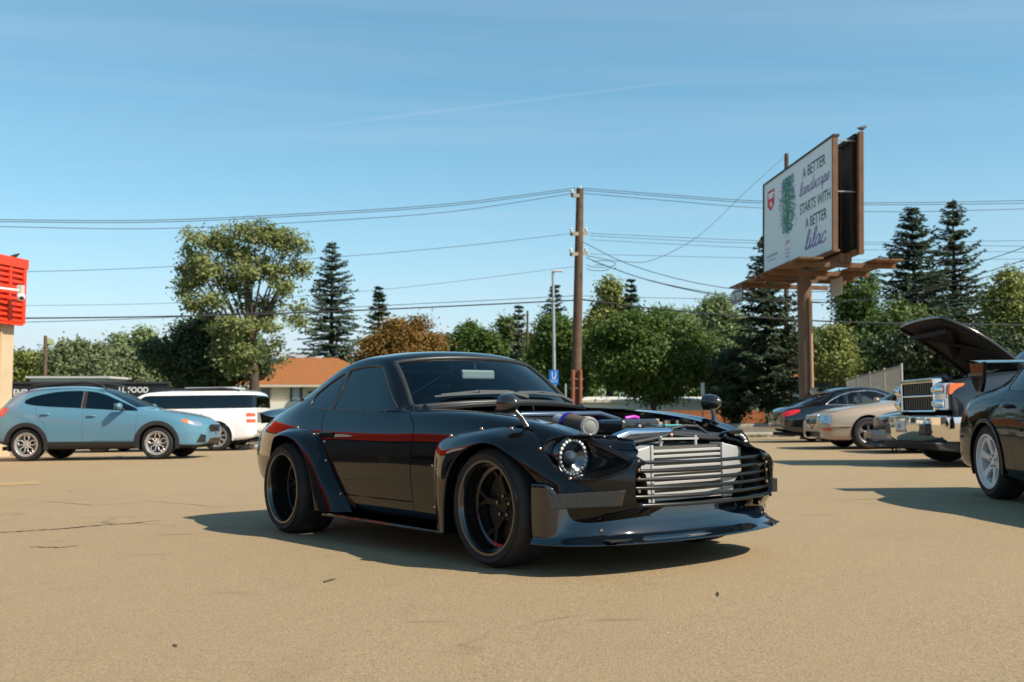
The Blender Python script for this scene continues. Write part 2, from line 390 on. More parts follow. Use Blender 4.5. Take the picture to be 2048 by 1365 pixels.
def wheel(parent, x, y, R, rimR, width, side, style, mrim, mface, mdisc=None, steer=0., zc=None):
    """wheel (mesh) with tyre, rim, spokes and brake disc; outer face at y, side=+1 left / -1 right"""
    w = empty('wheel', (x, y, R if zc is None else zc), steer); w.parent = parent
    ty = MB(); s = side; hw = width
    pr = [(rimR - .012, 0), (rimR + .004, .006), (rimR + .01, .002), (rimR + .022, .004), (rimR + .5 * (R - rimR), .012), (R - .035, .004), (R - .012, -.012), (R - .002, -.035), (R, -.06)]
    pr = [(r, s * h) for r, h in pr] + [(R, -s * (hw - .06)), (R - .002, -s * (hw - .035)), (R - .03, -s * (hw - .005)), (rimR, -s * hw)]
    ty.lathe(pr, 'y', n=72); ty.build('tyre', RUBBER, w, smooth=50)
    rm = MB(); dp = style.get('lip', .03)
    rm.lathe([(rimR + .004, -s * .002), (rimR + .002, s * .006), (rimR - .010, s * .006), (rimR - .016, -s * .004), (rimR - .022, -s * (.02)), (rimR - .03, -s * dp), (rimR - .045, -s * (dp + .004)), (rimR - .05, -s * (dp + .05)), (rimR - .05, -s * (hw - .02))], 'y', n=72)
    rm.build('rim', mrim, w, smooth=40)
    r1 = rimR - .03; fo = -s * style.get('face', .02); ho = -s * style.get('hub', .03)
    k = style['n']; sp = MB(); th = style.get('th', .03)
    for i in range(k):
        a0 = 2 * PI * i / k + style.get('rot', PI / 2)
        def pt(r, da, h): a = a0 + da; return (r * math.cos(a), h, r * math.sin(a))
        for prof in style['spoke']:      # each: list of (r, halfwidth centre offset angle, half width)
            top = []; bot = []
            for r, off_, hwid in prof:
                t = (r - .05) / max(1e-6, (r1 - .05)); h = ho + (fo - ho) * max(0, min(1, t)); rr = r * r1 if r <= 1 else r1
                c = off_ * r1
                for sg in (-1, 1):
                    p = (rr, c + sg * hwid * r1)
                    ca, sa = math.cos(a0), math.sin(a0)
                    hh = ho + (fo - ho) * r
                    top.append((p[0] * ca - p[1] * sa, hh, p[0] * sa + p[1] * ca)); bot.append((p[0] * ca - p[1] * sa, hh - s * th, p[0] * sa + p[1] * ca))
            n = len(prof); vs = top + bot; fs = []
            for q in range(n - 1):
                a, b, c, d = 2 * q, 2 * q + 1, 2 * q + 3, 2 * q + 2; o_ = 2 * n
                fs += [(a, b, c, d), (a + o_, d + o_, c + o_, b + o_), (a, d, d + o_, a + o_), (b, b + o_, c + o_, c)]
            fs += [(0, 2 * n, 2 * n + 1, 1), (2 * n - 2, 2 * n - 1, 4 * n - 1, 4 * n - 2)]
            sp.add(vs, fs)
    sp.build('spokes', mface, w, bevel=.004, smooth=30)
    hb = MB(); hr = style.get('hubr', .065)
    hb.lathe([(.001, ho + s * .012), (.026, ho + s * .012), (.03, ho + s * .004), (hr * .95, ho + s * .002), (hr, ho - s * .006), (hr, ho - s * .04)], 'y', n=32)
    hb.build('hub', mface, w, smooth=40)
    nut = MB(); nut.lathe([(.001, s * .022), (.008, s * .022), (.01, s * .014), (.01, -s * .01)], 'y', n=6); n0 = nut.build('lug_nut', style.get('nutm', CHROME), w)
    for i in range(5):
        a = 2 * PI * i / 5 + PI / 2; pos = (.05 * math.cos(a), ho, .05 * math.sin(a))
        if i: inst('lug_nut', n0, w, pos)
        else: n0.location = pos
    dsc = MB(); dsc.lathe([(.07, -s * (dp + .06)), (rimR * .72, -s * (dp + .06)), (rimR * .72, -s * (dp + .08)), (.07, -s * (dp + .08))], 'y', n=40)
    dsc.lathe([(.03, -s * (hw * .6)), (rimR - .04, -s * (hw * .6))], 'y', n=40)
    dsc.build('brake_disc', mdisc or mat('brake iron', (.05, .045, .04), .5, .6), w, smooth=40)
    return w
def wheel_well(parent, x, z, r, y0, y1, side):
    b = MB(); n = 24; P = []
    for i in range(n + 1):
        a = -.35 + (PI + .7) * i / n; P.append([(x + r * math.cos(a), side * y0, z + r * math.sin(a)), (x + r * math.cos(a), side * y1, z + r * math.sin(a))])
    b.grid(P); k = len(b.v)
    b.add([(x, side * y0, z)] + [p[0] for p in P], [(0, i + 1, i + 2) for i in range(n)])
    return b.build('wheel_well', BLACKM, parent, recalc=False)
# ------------------------------------------------------------------ the ground
def ground_sheet(name, x0, x1, y0, y1, m, off=0., nx=30, ny=30, kind='structure'):
    b = MB(); xs = np.linspace(x0, x1, nx + 1); ys = np.linspace(y0, y1, ny + 1)
    b.grid([[(x, y, G(x, y) + off) for y in ys] for x in xs]); o = b.build(name, m, None, smooth=80); o['kind'] = kind; return o
def asphalt():
    m, t, b = nodes('worn tan asphalt')
    tcn = N_(t, 'ShaderNodeTexCoord'); P = tcn.outputs['Object']
    def noise(scale, det=5, rough=.6, dist=0.):
        n = N_(t, 'ShaderNodeTexNoise'); n.inputs['Scale'].default_value = scale; n.inputs['Detail'].default_value = det; n.inputs['Roughness'].default_value = rough; n.inputs['Distortion'].default_value = dist
        t.links.new(P, n.inputs['Vector']); return n.outputs['Fac']
    def rng_(v, a, b_, c=0., d=1.):
        n = N_(t, 'ShaderNodeMapRange'); n.inputs['From Min'].default_value = a; n.inputs['From Max'].default_value = b_; n.inputs['To Min'].default_value = c; n.inputs['To Max'].default_value = d
        t.links.new(v, n.inputs['Value']); return n.outputs[0]
    def mix(f, a, c):
        n = N_(t, 'ShaderNodeMix', data_type='RGBA')
        for k, v in (('Factor', f), ('A', a), ('B', c)):
            if isinstance(v, tuple): n.inputs[k].default_value = (*v, 1)
            else: t.links.new(v, n.inputs[k])
        return n.outputs['Result']
    c = mix(rng_(noise(.35, 6, .6, .4), .32, .68), (.338, .240, .128), (.276, .193, .100))
    c = mix(rng_(noise(3.2, 7, .7), .36, .66), c, (.308, .220, .122))
    c = mix(rng_(noise(34, 4, .7), .40, .62, 0, .45), c, (.242, .174, .098))
    c = mix(rng_(noise(110, 3, .6), .52, .64, 0, .6), c, (.48, .37, .225))
    c = mix(rng_(noise(420, 2, .5), .52, .72, 0, .6), c, (.47, .37, .25))          # pale aggregate
    c = mix(rng_(noise(95, 3, .6), .55, .68, 0, .65), c, (.13, .09, .048))           # dark aggregate
    st_ = N_(t, 'ShaderNodeMapping'); st_.inputs['Scale'].default_value = (1.1, 4.2, 1); t.links.new(P, st_.inputs['Vector'])
    sn = N_(t, 'ShaderNodeTexNoise'); sn.inputs['Scale'].default_value = 1.0; sn.inputs['Detail'].default_value = 4; t.links.new(st_.outputs[0], sn.inputs['Vector'])
    c = mix(rng_(sn.outputs['Fac'], .66, .73, 0, .5), c, (.14, .10, .062))
    c = mix(rng_(noise(1.3, 8, .75, .8), .56, .72, 0, .4), c, (.17, .122, .072))           # oil spots and scuffs
    vw = N_(t, 'ShaderNodeTexVoronoi', feature='DISTANCE_TO_EDGE'); vw.inputs['Scale'].default_value = .16
    wv = N_(t, 'ShaderNodeVectorMath', operation='ADD'); w2 = N_(t, 'ShaderNodeTexNoise'); w2.inputs['Scale'].default_value = 1.1; w2.inputs['Detail'].default_value = 6
    w3 = N_(t, 'ShaderNodeVectorMath', operation='SCALE'); w3.inputs['Scale'].default_value = 1.3
    t.links.new(P, w2.inputs['Vector']); t.links.new(w2.outputs['Color'], w3.inputs[0]); t.links.new(P, wv.inputs[0]); t.links.new(w3.outputs[0], wv.inputs[1]); t.links.new(wv.outputs[0], vw.inputs['Vector'])
    crk = rng_(vw.outputs['Distance'], .0, .0035, 1., 0.); msk = rng_(noise(.5, 3), .52, .64, 0., .85)
    cm = N_(t, 'ShaderNodeMath', operation='MULTIPLY'); t.links.new(crk, cm.inputs[0]); t.links.new(msk, cm.inputs[1])
    c = mix(cm.outputs[0], c, (.085, .06, .04))
    t.links.new(c, b.inputs['Base Color']); b.inputs['Roughness'].default_value = .82; b.inputs['Specular IOR Level'].default_value = .3
    bp = N_(t, 'ShaderNodeBump'); bp.inputs['Strength'].default_value = .8; bp.inputs['Distance'].default_value = .008
    t.links.new(noise(120, 5, .7), bp.inputs['Height']); t.links.new(bp.outputs[0], b.inputs['Normal'])
    return m
ASPH = asphalt()
GRASS = mat('dry grass', (.16, .15, .06), .9, var=.5, vscale=3, vcol=(.09, .11, .035), bump=.4, bscale=30)
CONC = mat('pale concrete', (.42, .36, .28), .85, var=.35, vscale=2.5, bump=.1)
ground_sheet('ground', -700, 700, -300, 1500, GRASS, -.06, 40, 60)
ground_sheet('parking_lot', -60, 60, -45, 31.2, ASPH, 0., 160, 110)
kb = MB(); xs = np.linspace(-60, 60, 31)
for y0, y1, nm in ((31.2, 32.8, 'sidewalk'), (46.5, 48.2, 'far_sidewalk')):
    b = MB()
    P = [[(x, y0, G(x, y0) - .02), (x, y0, G(x, y0) + .10), (x, y0 + .03, G(x, y0) + .125), (x, y1 - .03, G(x, y1) + .125), (x, y1, G(x, y1) + .10), (x, y1, G(x, y1) - .02)] for x in xs]
    b.grid(P); o = b.build(nm, CONC, None, smooth=30); o['kind'] = 'structure'
ground_sheet('street', -60, 60, 32.8, 46.5, mat('street asphalt', (.17, .135, .095), .85, var=.3, vscale=1.5, bump=.2), -.004)
wd = []
for _ in range(260):
    x0_ = rng.uniform(-34, 34); y0_ = 31.2 - abs(rng.normal()) * .12
    for k in range(12): wd.append((x0_ + rng.normal() * .12, y0_ + rng.normal() * .05, G(x0_, y0_)))
wd = np.array(wd); hh_ = rng.uniform(.04, .16, len(wd)); lx = rng.normal(size=(len(wd), 2)) * .05
wm = bpy.data.meshes.new('kerb_weeds'); wv = []; wf = []
for i, (p, h) in enumerate(zip(wd, hh_)):
    n_ = len(wv); wv += [(p[0] - .012, p[1], p[2]), (p[0] + .012, p[1], p[2]), (p[0] + lx[i][0], p[1] + lx[i][1], p[2] + h)]; wf.append((n_, n_ + 1, n_ + 2))
wm.from_pydata(wv, [], wf); tag(link('kerb_weeds', wm, leafmat('weed green', (.08, .11, .03), (.18, .18, .06))), 'thin line of green weeds growing along the lot edge', 'weeds', kind='stuff')
def groundpt(px, py):
    a = at(px, py, 1.) - Vector((0, 0, CAMZ)); d = 5.
    for _ in range(40): d = (G(a.x * d, d) - CAMZ) / a.z
    return Vector((a.x * d, d, G(a.x * d, d)))
# faded yellow stall line, twigs and leaf litter
yl = MB(); a_, b_ = Vector((-8.2, 11.0, 0)), Vector((-5.6, 14.6, 0))
for k in range(1): pass
L_ = [groundpt(0, 966), groundpt(78, 963), groundpt(78, 969), groundpt(0, 973)]
yl.add([(p.x, p.y, p.z + .004) for p in L_], [(0, 1, 2, 3)]); o = yl.build('stall_line', mat('worn yellow paint', (.42, .27, .10), .8, var=.9, vscale=9, vcol=(.30, .21, .12)), bpy.data.objects['parking_lot'])
SEAM = mat('tar seam', (.075, .055, .035), .7, var=.5, vscale=6)
for pts, w_ in (([(-60, 1069), (60, 1062), (130, 1057), (215, 1049), (270, 1046), (332, 1039)], .018), ([(560, 1010), (420, 1014), (300, 1003), (190, 1012), (60, 1001), (-60, 1007)], .007), ([(1640, 1003), (1760, 1000), (1900, 1008), (2110, 1004)], .007), ([(60, 1095), (120, 1097), (150, 1094)], .012)):
    C_ = resample(np.array([tuple(groundpt(*p)) for p in pts]), 60); C_[:, 1] += np.cumsum(rng.normal(size=60)) * .006; tn_ = np.gradient(C_, axis=0); tn_ /= np.linalg.norm(tn_, axis=1, keepdims=True)
    ws_ = w_ * rng.uniform(.25, 1.3, 60) * np.sin(np.linspace(.25, PI - .12, 60)) ** .5
    MB().grid([[(c[0] - t_[1] * w2_, c[1] + t_[0] * w2_, G(c[0] - t_[1] * w2_, c[1] + t_[0] * w2_) + .004), (c[0] + t_[1] * w2_, c[1] - t_[0] * w2_, G(c[0] + t_[1] * w2_, c[1] - t_[0] * w2_) + .004)] for c, t_, w2_ in zip(C_, tn_, ws_)]).build('crack', SEAM, bpy.data.objects['parking_lot'], recalc=False)
def litter(name, label, cat, px0, py0, px1, py1, r, col):
    p, q = groundpt(px0, py0), groundpt(px1, py1); m_ = (p + q) / 2
    b = MB(); b.tube([p + Vector((0, 0, r)), m_ + Vector((.004, .006, r * 1.8)), q + Vector((0, 0, r * 1.3))], [r, r * .8, r * .5], 6)
    if cat == 'twig': b.tube([m_ + Vector((0, 0, r)), m_ + Vector((.012, .01, r * 2.5))], [r * .6, r * .3], 5)
    tag(b.build(name, mat(name + ' brown', col, .9)), label, cat)
litter('twig', 'small dark twig lying on the asphalt below the rear half of the coupe', 'twig', 648, 1166, 671, 1160, .004, (.06, .05, .02))
litter('dead_leaf', 'tiny curled dry leaf on the asphalt below the coupe splitter', 'leaf', 1434, 1188, 1437, 1194, .004, (.05, .04, .02))
litter('bark_chip', 'small dark chip on the asphalt near the lower left', 'chip', 346, 1293, 353, 1296, .0032, (.05, .04, .02))
# ------------------------------------------------------------------ the red and tan store on the left
def text_obj(s, m, Mx, width=None, height=None, shear=0., parent=None, name='lettering', thick=.004, bold=0.):
    cu = bpy.data.curves.new('t', 'FONT'); cu.body = s; cu.size = 1; cu.shear = shear; cu.extrude = thick; cu.offset = bold; cu.resolution_u = 4
    ob = bpy.data.objects.new('t', cu); COL.objects.link(ob); bpy.context.view_layer.update()
    me = bpy.data.meshes.new_from_object(ob.evaluated_get(bpy.context.evaluated_depsgraph_get())); COL.objects.unlink(ob); bpy.data.objects.remove(ob)
    n = len(me.vertices); v = np.empty(n * 3); me.vertices.foreach_get('co', v); v = v.reshape(-1, 3)
    lo, hi = v.min(0), v.max(0)
    h = height / (hi[1] - lo[1]) if height else 1.; w = width / (hi[0] - lo[0]) if width else h
    v = (v - [lo[0], lo[1], 0]) * [w, h, 1]
    v = np.array([tuple(Mx @ Vector(p)) for p in v]); me.vertices.foreach_set('co', v.ravel()); me.update()
    me.materials.clear(); me.materials.append(m); return link(name, me, None, parent)
def build_store():
    X = -11.7; y1 = 23.6; y0 = -16; g = G(X, y1)
    B = thing('store_building', 'store with bright red ribbed metal fascia above a tan wall at the left edge', 'building', (X, y1, g), -.20)
    def L(p): return (p[0] - X, p[1] - y1, p[2] - g)
    def bx(a, b): return MB().box(L(a), L(b))
    red = mat('red ribbed metal', (.72, .045, .008), .35, coat=.3, var=.12, vscale=.6)
    tan = mat('tan stucco', (.55, .42, .27), .85, var=.2, vscale=1.2, bump=.25, bscale=25)
    bx((X - 14, y1 - 9.5, g - .3), (X - .14, y1 - .02, 2.9)).build('wall', tan, B)
    bx((X - 14, y0, g - .3), (X - .30, y1 - 9.5, 2.9)).build('store_wall', mat('store dark wall', (.03, .03, .032), .5), B)
    bx((X - .16, y1 - .52, g), (X - .10, y1 - .46, 2.75)).build('down_pipe', mat('tan pipe', (.48, .34, .18), .6), B)
    bx((X - 14, y0, 2.75), (X - .02, y1 + .05, 4.17)).build('fascia_backing', red, B)
    bx((X - 14, y0 - .1, 4.06), (X + .10, y1 + .12, 4.29)).build('parapet_cap', red, B, bevel=.01)
    bx((X - .02, y1 - .02, 2.74), (X + .08, y1 + .08, 4.08)).build('corner_trim', red, B)
    bx((X - .02, y1 - .50, 2.72), (X + .085, y1 - .44, 4.08)).build('joint_strip', red, B)
    n = 10
    for i in range(n):
        z = 2.76 + i * .132; r = MB()
        r.prism([(L((X - .02, 0, 0))[0], z - g), (L((X + .07, 0, 0))[0], z + .012 - g), (L((X + .07, 0, 0))[0], z + .075 - g), (L((X - .02, 0, 0))[0], z + .095 - g)], y0 - y1, -.03, 'y'); r.build('fascia_rib', red, B)
    bx((X - .01, y0, 2.70), (X + .07, y1 + .02, 2.755)).build('fascia_sill', red, B)
    # shop windows further along the front, seen as reflections in the coupe
    gm = mat('shop glass', (.012, .014, .016), .05, coat=1.)
    for k in range(9):
        ya = y1 - 12.5 - k * 3.0; P = bx((X - .31, ya, g + .35), (X - .26, ya + 2.7, 2.6)).build('shop_window', gm, B)
    sg = MB(); c0 = L((X + .10, 13.6, 3.4)); pts = [(c0[1] + 1.5 * math.cos(a), c0[2] + .62 * math.sin(a)) for a in np.linspace(0, 2 * PI, 32, endpoint=False)]
    sg.prism(pts, c0[0], c0[0] + .10, 'x'); SG = sg.build('store_sign', mat('sign white', (.75, .74, .72), .5), B)
    rim = MB(); rim.tube([(c0[0] + .08, a, b) for a, b in pts], .10, 8, closed=True); rim.build('sign_rim', mat('sign red', (.5, .01, .012), .4), SG, smooth=50)
    # security camera on a bracket
    q = at(17, 590, 22.95); cm = thing('security_camera', 'white dome security camera on a bracket arm against the red fascia', 'camera', (X + .08, 22.95, q.z))
    wh = mat('camera white', (.72, .70, .66), .4)
    MB().beam((0, -.55, .10), (.22, -.02, .10), .035, .045).build('arm', wh, cm)
    MB().box((.16, -.07, .02), (.30, .07, .22)).build('housing', mat('camera beige', (.5, .47, .40), .5), cm, bevel=.02)
    MB().ball((.24, 0, -.05), .10, 16).build('dome', wh, cm, smooth=60); MB().ball((.29, -.06, -.08), .05, 12).build('camera_lens', BLACKPL, cm, smooth=60)
build_store()
def bird(px, py, d, label, head=1, size=1.):
    c = at(px, py, d); k = .12 * size
    b = bmesh.new(); me = bpy.data.meshes.new('bird')
    V = [(-.9, 0, .05), (-.35, 0, .0), (.1, 0, .05), (.5, 0, .28), (.75, 0, .42), (1.0, 0, .40)]; R = [.05, .26, .36, .24, .17, .03]
    m = MB(); m.tube([(v[0] * k * head, 0, v[2] * k + k * .45) for v in V], [r * k for r in R], 10)
    for s in (1, -1): m.tube([(0, s * k * .1, k * .3), (0, s * k * .1, -.0)], k * .03, 4)
    o = m.build('bird', mat('bird grey', (.035, .035, .04), .7), None, smooth=60); o.location = c; tag(o, label, 'bird')
bird(30, 517, 23.5, 'small dark bird perched on the corner of the red fascia')
# ------------------------------------------------------------------ black food-stand wall with lettering
def build_banner():
    d = 47.; p0, p1 = at(-40, 815, d), at(335, 815, d); zt = at(100, 768, d).z
    W = thing('food_hall_wall', 'long low black wall with white lettering behind the parked cars', 'wall', (p0.x, d, G(p0.x, d)))
    g = G(p0.x, d); blk = mat('banner black', (.012, .013, .014), .6, var=.3, vscale=1)
    MB().box((0, 0, -.1), (p1.x - p0.x, .25, zt - g)).build('wall_panel', blk, W)
    MB().box((-.05, -.06, zt - g), (p1.x - p0.x + .05, .30, zt - g + .10)).build('wall_cap', mat('cap charcoal', (.03, .03, .03), .7), W)
    wht = mat('banner white', (.72, .71, .68), .6)
    for s, xa, xb, ya, yb in (('END', 27, 57, 779, 791), ('LL FOOD', 238, 297, 774.5, 786)):
        a, b = at(xa, yb, d), at(xb, ya, d)
        Mx = Matrix(((1, 0, 0, a.x - p0.x), (0, 0, -1, -.012), (0, 1, 0, a.z - g), (0, 0, 0, 1)))
        text_obj(s, wht, Mx, b.x - a.x, b.z - a.z, parent=W, bold=.02)
    rf = thing('far_shed_roof', 'pale flat roof edge showing above the black wall', 'building', (at(100, 768, 60).x, 60, G(-25, 60)))
    e0, e1 = at(60, 766, 60), at(215, 757, 60); MB().box((e0.x - rf.location.x, 0, 0), (e1.x - rf.location.x, 5, e1.z - rf.location.z)).build('shed_wall', mat('shed pale', (.42, .43, .42), .7), rf)
    MB().box((e0.x - rf.location.x - .2, -.2, e1.z - rf.location.z), (e1.x - rf.location.x + .2, 5.2, e1.z - rf.location.z + .12)).build('shed_roof', mat('shed roof', (.5, .5, .48), .6), rf)
build_banner()
# ------------------------------------------------------------------ houses across the street
def siding(name, col):
    if name in MATS: return MATS[name]
    m, t, b = nodes(name); b.inputs['Base Color'].default_value = (*col, 1); b.inputs['Roughness'].default_value = .6
    tcn = N_(t, 'ShaderNodeTexCoord'); wv = N_(t, 'ShaderNodeTexWave', wave_type='BANDS', bands_direction='Z', wave_profile='SAW'); wv.inputs['Scale'].default_value = 1.6
    bp = N_(t, 'ShaderNodeBump'); bp.inputs['Strength'].default_value = 1.; bp.inputs['Distance'].default_value = .06
    t.links.new(tcn.outputs['Object'], wv.inputs['Vector']); t.links.new(wv.outputs['Fac'], bp.inputs['Height']); t.links.new(bp.outputs[0], b.inputs['Normal']); MATS[name] = m; return m
SHING = mat('orange brown shingle', (.33, .115, .028), .85, var=.35, vscale=6, bump=.5, bscale=14)
def house(label, px0, px1, pyE, pyR, d, depth, wallm, hipL=1.5, hipR=1.5, eave=.5, roofm=None, parts=(), cat='house', name='bungalow'):
    a, b = at(px0, pyE, d), at(px1, pyE, d); g = G(a.x, d); zr = at(px0, pyR, d + depth / 2).z - g; ze = a.z - g; w = b.x - a.x
    H = thing(name, label, cat, (a.x, d, g))
    MB().box((0, 0, -.1), (w, depth, ze)).build('wall', wallm, H)
    r = MB(); e = eave; V = [(-e, -e, ze), (w + e, -e, ze), (w + e, depth + e, ze), (-e, depth + e, ze), (hipL, depth / 2, zr), (w - hipR, depth / 2, zr)]
    V += [(x, y, z - .16) for x, y, z in V[:4]]
    r.add(V, [(0, 1, 5, 4), (1, 2, 5), (2, 3, 4, 5), (3, 0, 4), (6, 7, 1, 0), (7, 8, 2, 1), (8, 9, 3, 2), (9, 6, 0, 3), (9, 8, 7, 6)]); R = r.build('roof', roofm or SHING, H)
    MB().box((-e, -e - .03, ze - .17), (w + e, -e - .002, ze - .01)).build('fascia', mat('fascia cream', (.55, .50, .40), .6), R)
    for kind, x0, x1, y0, y1 in parts:
        p, q = at(x0, y1, d), at(x1, y0, d); X0, X1, Z0, Z1 = p.x - a.x, q.x - a.x, p.z - g, q.z - g
        if kind == 'window':
            f = MB(); f.box((X0 - .08, -.06, Z0 - .08), (X1 + .08, -.003, Z1 + .08)); F = f.build('window', mat('frame tan', (.40, .33, .22), .6), H)
            MB().box((X0, -.075, Z0), (X1, -.063, Z1)).build('pane', mat('green dark pane', (.02, .05, .04), .1, coat=.5), F)
        else:
            f = MB(); f.box((X0 - .1, -.08, 0), (X1 + .1, -.003, Z1 + .1)); F = f.build('door', mat('door frame brown', (.06, .045, .03), .6), H)
            MB().box((X0 + .05, -.10, .1), (X1 - .05, -.083, Z1)).build('door_leaf', mat('storm door', (.33, .35, .34), .4), F)
            MB().box((X0 + .16, -.115, Z0 + .9), (X1 - .16, -.103, Z1 - .15)).build('pane', mat('pale pane', (.45, .50, .50), .2), F)
    return H, a, g
CREAM = siding('cream siding', (.62, .56, .43))
H1, a1, g1 = house('cream bungalow with orange-brown roof behind the white wagon', 452, 770, 770, 716, 70, 9, CREAM, 3.2, 4.2, .45, parts=[('window', 522, 540, 777, 808), ('door', 583, 602, 774, 822)])
MB().box((at(480, 0, 70).x - a1.x, -.35, at(0, 835, 70).z - g1 - .4), (at(625, 0, 70).x - a1.x, -.01, at(0, 804, 70).z - g1)).build('lower_wall', mat('pale lower siding', (.72, .68, .58), .6), H1)
p_ = at(620, 777, 70); MB().box((p_.x - a1.x - .15, -.03, p_.z - g1 - .35), (p_.x - a1.x + .45, -.003, p_.z - g1 - .22)).build('house_number', mat('plaque dark', (.03, .03, .03), .5), H1)
house('pale gabled house with grey roof edge behind the tall leafy tree', 470, 620, 748, 706, 84, 8, mat('grey white wall', (.5, .5, .48), .7), .4, .4, .5, mat('grey roof', (.30, .31, .31), .7))
house('house with a brown roof showing right above the coupe windshield', 985, 1078, 772, 712, 76, 9, CREAM, 1.2, .8, .4)
house('white sided garage half hidden under the big green tree', 1156, 1300, 800, 794, 66, 6, siding('white siding', (.78, .76, .72)), .3, .3, .2, mat('white roof edge', (.6, .58, .54), .6), name='garage', cat='garage')
house('white trailer with a grey end wall behind the brown picket fence', 1302, 1432, 800, 794, 64, 6, siding('white siding', (.78, .76, .72)), .3, .3, .2, mat('white roof edge', (.6, .58, .54), .6), name='trailer', cat='trailer')
house('brown-roofed house with a blue-green wall just left of the billboard post', 1585, 1690, 757, 716, 62, 8, mat('teal wall', (.05, .10, .12), .7), .5, 2., .3)
# picket fence
pf = thing('picket_fence', 'low red-brown wooden picket fence on the grass across the street', 'fence', (at(1316, 0, 58).x, 58, G(9, 58) - .03)); x0 = pf.location.x
FEN = mat('stained picket', (.42, .12, .03), .75, var=.45, vscale=3); pk = None; nx = int((at(1560, 0, 58).x - x0) / .155)
for i in range(nx):
    if pk is None:
        pk = MB().box((-.066, -.012, 0), (.066, .012, .78)).build('picket', FEN, pf)
    else: inst('picket', pk, pf, (i * .155, .004 * (i % 3), .015 * math.sin(i * 2.3)), (0, 0, .02 * math.sin(i)), (1, 1, 1 + .04 * math.sin(i * 1.7)))
MB().box((-.1, .02, .55), (nx * .155, .07, .64)).build('rail', FEN, pf)
# chain-link fence
cf = thing('chain_link_fence', 'grey chain-link fence behind the black and gold sedans', 'fence', (13.45, 40, G(13.45, 40)))
A, Bq = Vector((0, 0, 0)), Vector((-2.3, -11.5, .08)); dirn = (Bq - A).normalized(); Lf = (Bq - A).length; steel = mat('galvanised', (.35, .34, .31), .45, .7)
for k in range(5):
    q = A + (Bq - A) * k / 4; MB().tube([q, q + Vector((0, 0, 2.05))], .04, 8).build('post', mat('fence post tan', (.40, .36, .30), .6), cf, smooth=60)
MB().tube([A + Vector((0, 0, 1.98)), Bq + Vector((0, 0, 1.98))], .025, 8).build('top_rail', steel, cf, smooth=60)
mesh_ = MB(); hh = 1.9; stp = .095
for k in range(int((Lf + hh) / stp)):
    for sg in (1, -1):
        s0 = k * stp - (hh if sg > 0 else 0); s1 = s0 + sg * hh if sg > 0 else s0 - hh; z0, z1 = .05, .05 + hh
        s0c, s1c = min(max(s0, 0), Lf), min(max(s1, 0), Lf)
        if abs(s1 - s0) < 1e-6 or s0c == s1c: continue
        f0, f1 = (s0c - s0) / (s1 - s0), (s1c - s0) / (s1 - s0)
        mesh_.beam(A + dirn * s0c + Vector((0, 0, z0 + f0 * (z1 - z0))), A + dirn * s1c + Vector((0, 0, z0 + f1 * (z1 - z0))), .007, .007)
tag(mesh_.build('wire_mesh', steel, cf, recalc=False), kind='stuff')
# ------------------------------------------------------------------ poles and wires
WOODP = mat('weathered pole', (.14, .085, .048), .9, var=.55, vscale=3.5, bump=.5, bscale=12)
def build_utility_pole():
    D = 38.; t = at(1160, 378, D); b = at(1151, 870, D); b.z = G(b.x, D)
    U = thing('utility_pole', 'tall brown wooden utility pole with cross arms right of the coupe roof', 'utility pole', b)
    T = t - b
    MB().tube([Vector((0, 0, -.1)), T * .35, T * .7, T], [.205, .185, .165, .14], 14).build('pole', WOODP, U, smooth=60)
    ins = mat('porcelain', (.55, .52, .48), .3); arm = mat('grey arm', (.30, .25, .20), .85, var=.4, vscale=6)
    MB().tube([T + Vector((0, 0, -.05)), T + Vector((.02, 0, .12))], [.06, .03], 8).build('top_insulator', ins, U, smooth=60)
    k = (T.z - 0)
    for py, w in ((392, .5), (468, 1.5), (508, 1.45)):
        z = at(1158, py, D).z - b.z; c = T * (z / T.z)
        dv = Vector((.30, -.95, .05)).normalized() if py > 400 else Vector((-.25, -.95, 0)).normalized()
        p0, p1 = (c - dv * w * .5, c + dv * w * .5) if py > 400 else (c, c + dv * w)
        A_ = MB(); A_.beam(c + Vector((-.33, -.5, -.10)), c + Vector((.33, .5, .10)) if py > 400 else c, .12, .13); a = A_.build('cross_arm', arm, U)
        for q in (Vector((-.33, -.5, -.02)), Vector((.30, .45, .16)))[: 2 if py > 400 else 1]:
            MB().lathe([(.02, 0), (.07, .03), (.05, .08), (.08, .10), (.03, .16), (.01, .18)], 'z', tuple(c + q), 10).build('insulator', ins, a, smooth=50)
    cond = mat('rust conduit', (.28, .085, .03), .6, var=.4, vscale=5)
    for dx, ht in ((-.12, 2.45), (.16, 2.45)):
        MB().tube([Vector((dx, -.24, 0)), Vector((dx + .02, -.23, ht))], .075, 10).build('conduit', cond, U, smooth=60)
    for z, s in ((2.1, .2), (1.75, .1)):
        MB().tube([T * (z / T.z) + Vector((.25 * math.cos(a), .25 * math.sin(a), 0)) for a in np.linspace(0, 2 * PI, 14, endpoint=False)], .02, 6, closed=True).build('strap', steel, U)
    lp = MB()
    for sc, dz in ((.55, 0), (.45, -.15)):
        z = at(1160, 530, D).z - b.z + dz; lp.tube([T * (z / T.z) + Vector((.3 + sc * (1 - math.cos(a)), -.2, .25 * math.sin(-a) * sc)) for a in np.linspace(0, 1.6 * PI, 18)], .012, 5)
    tag(lp.build('slack_loop', mat('cable black', (.015, .015, .016), .6), U), kind='stuff')
    return D
build_utility_pole()
CAB = mat('cable grey', (.03, .032, .035), .6)
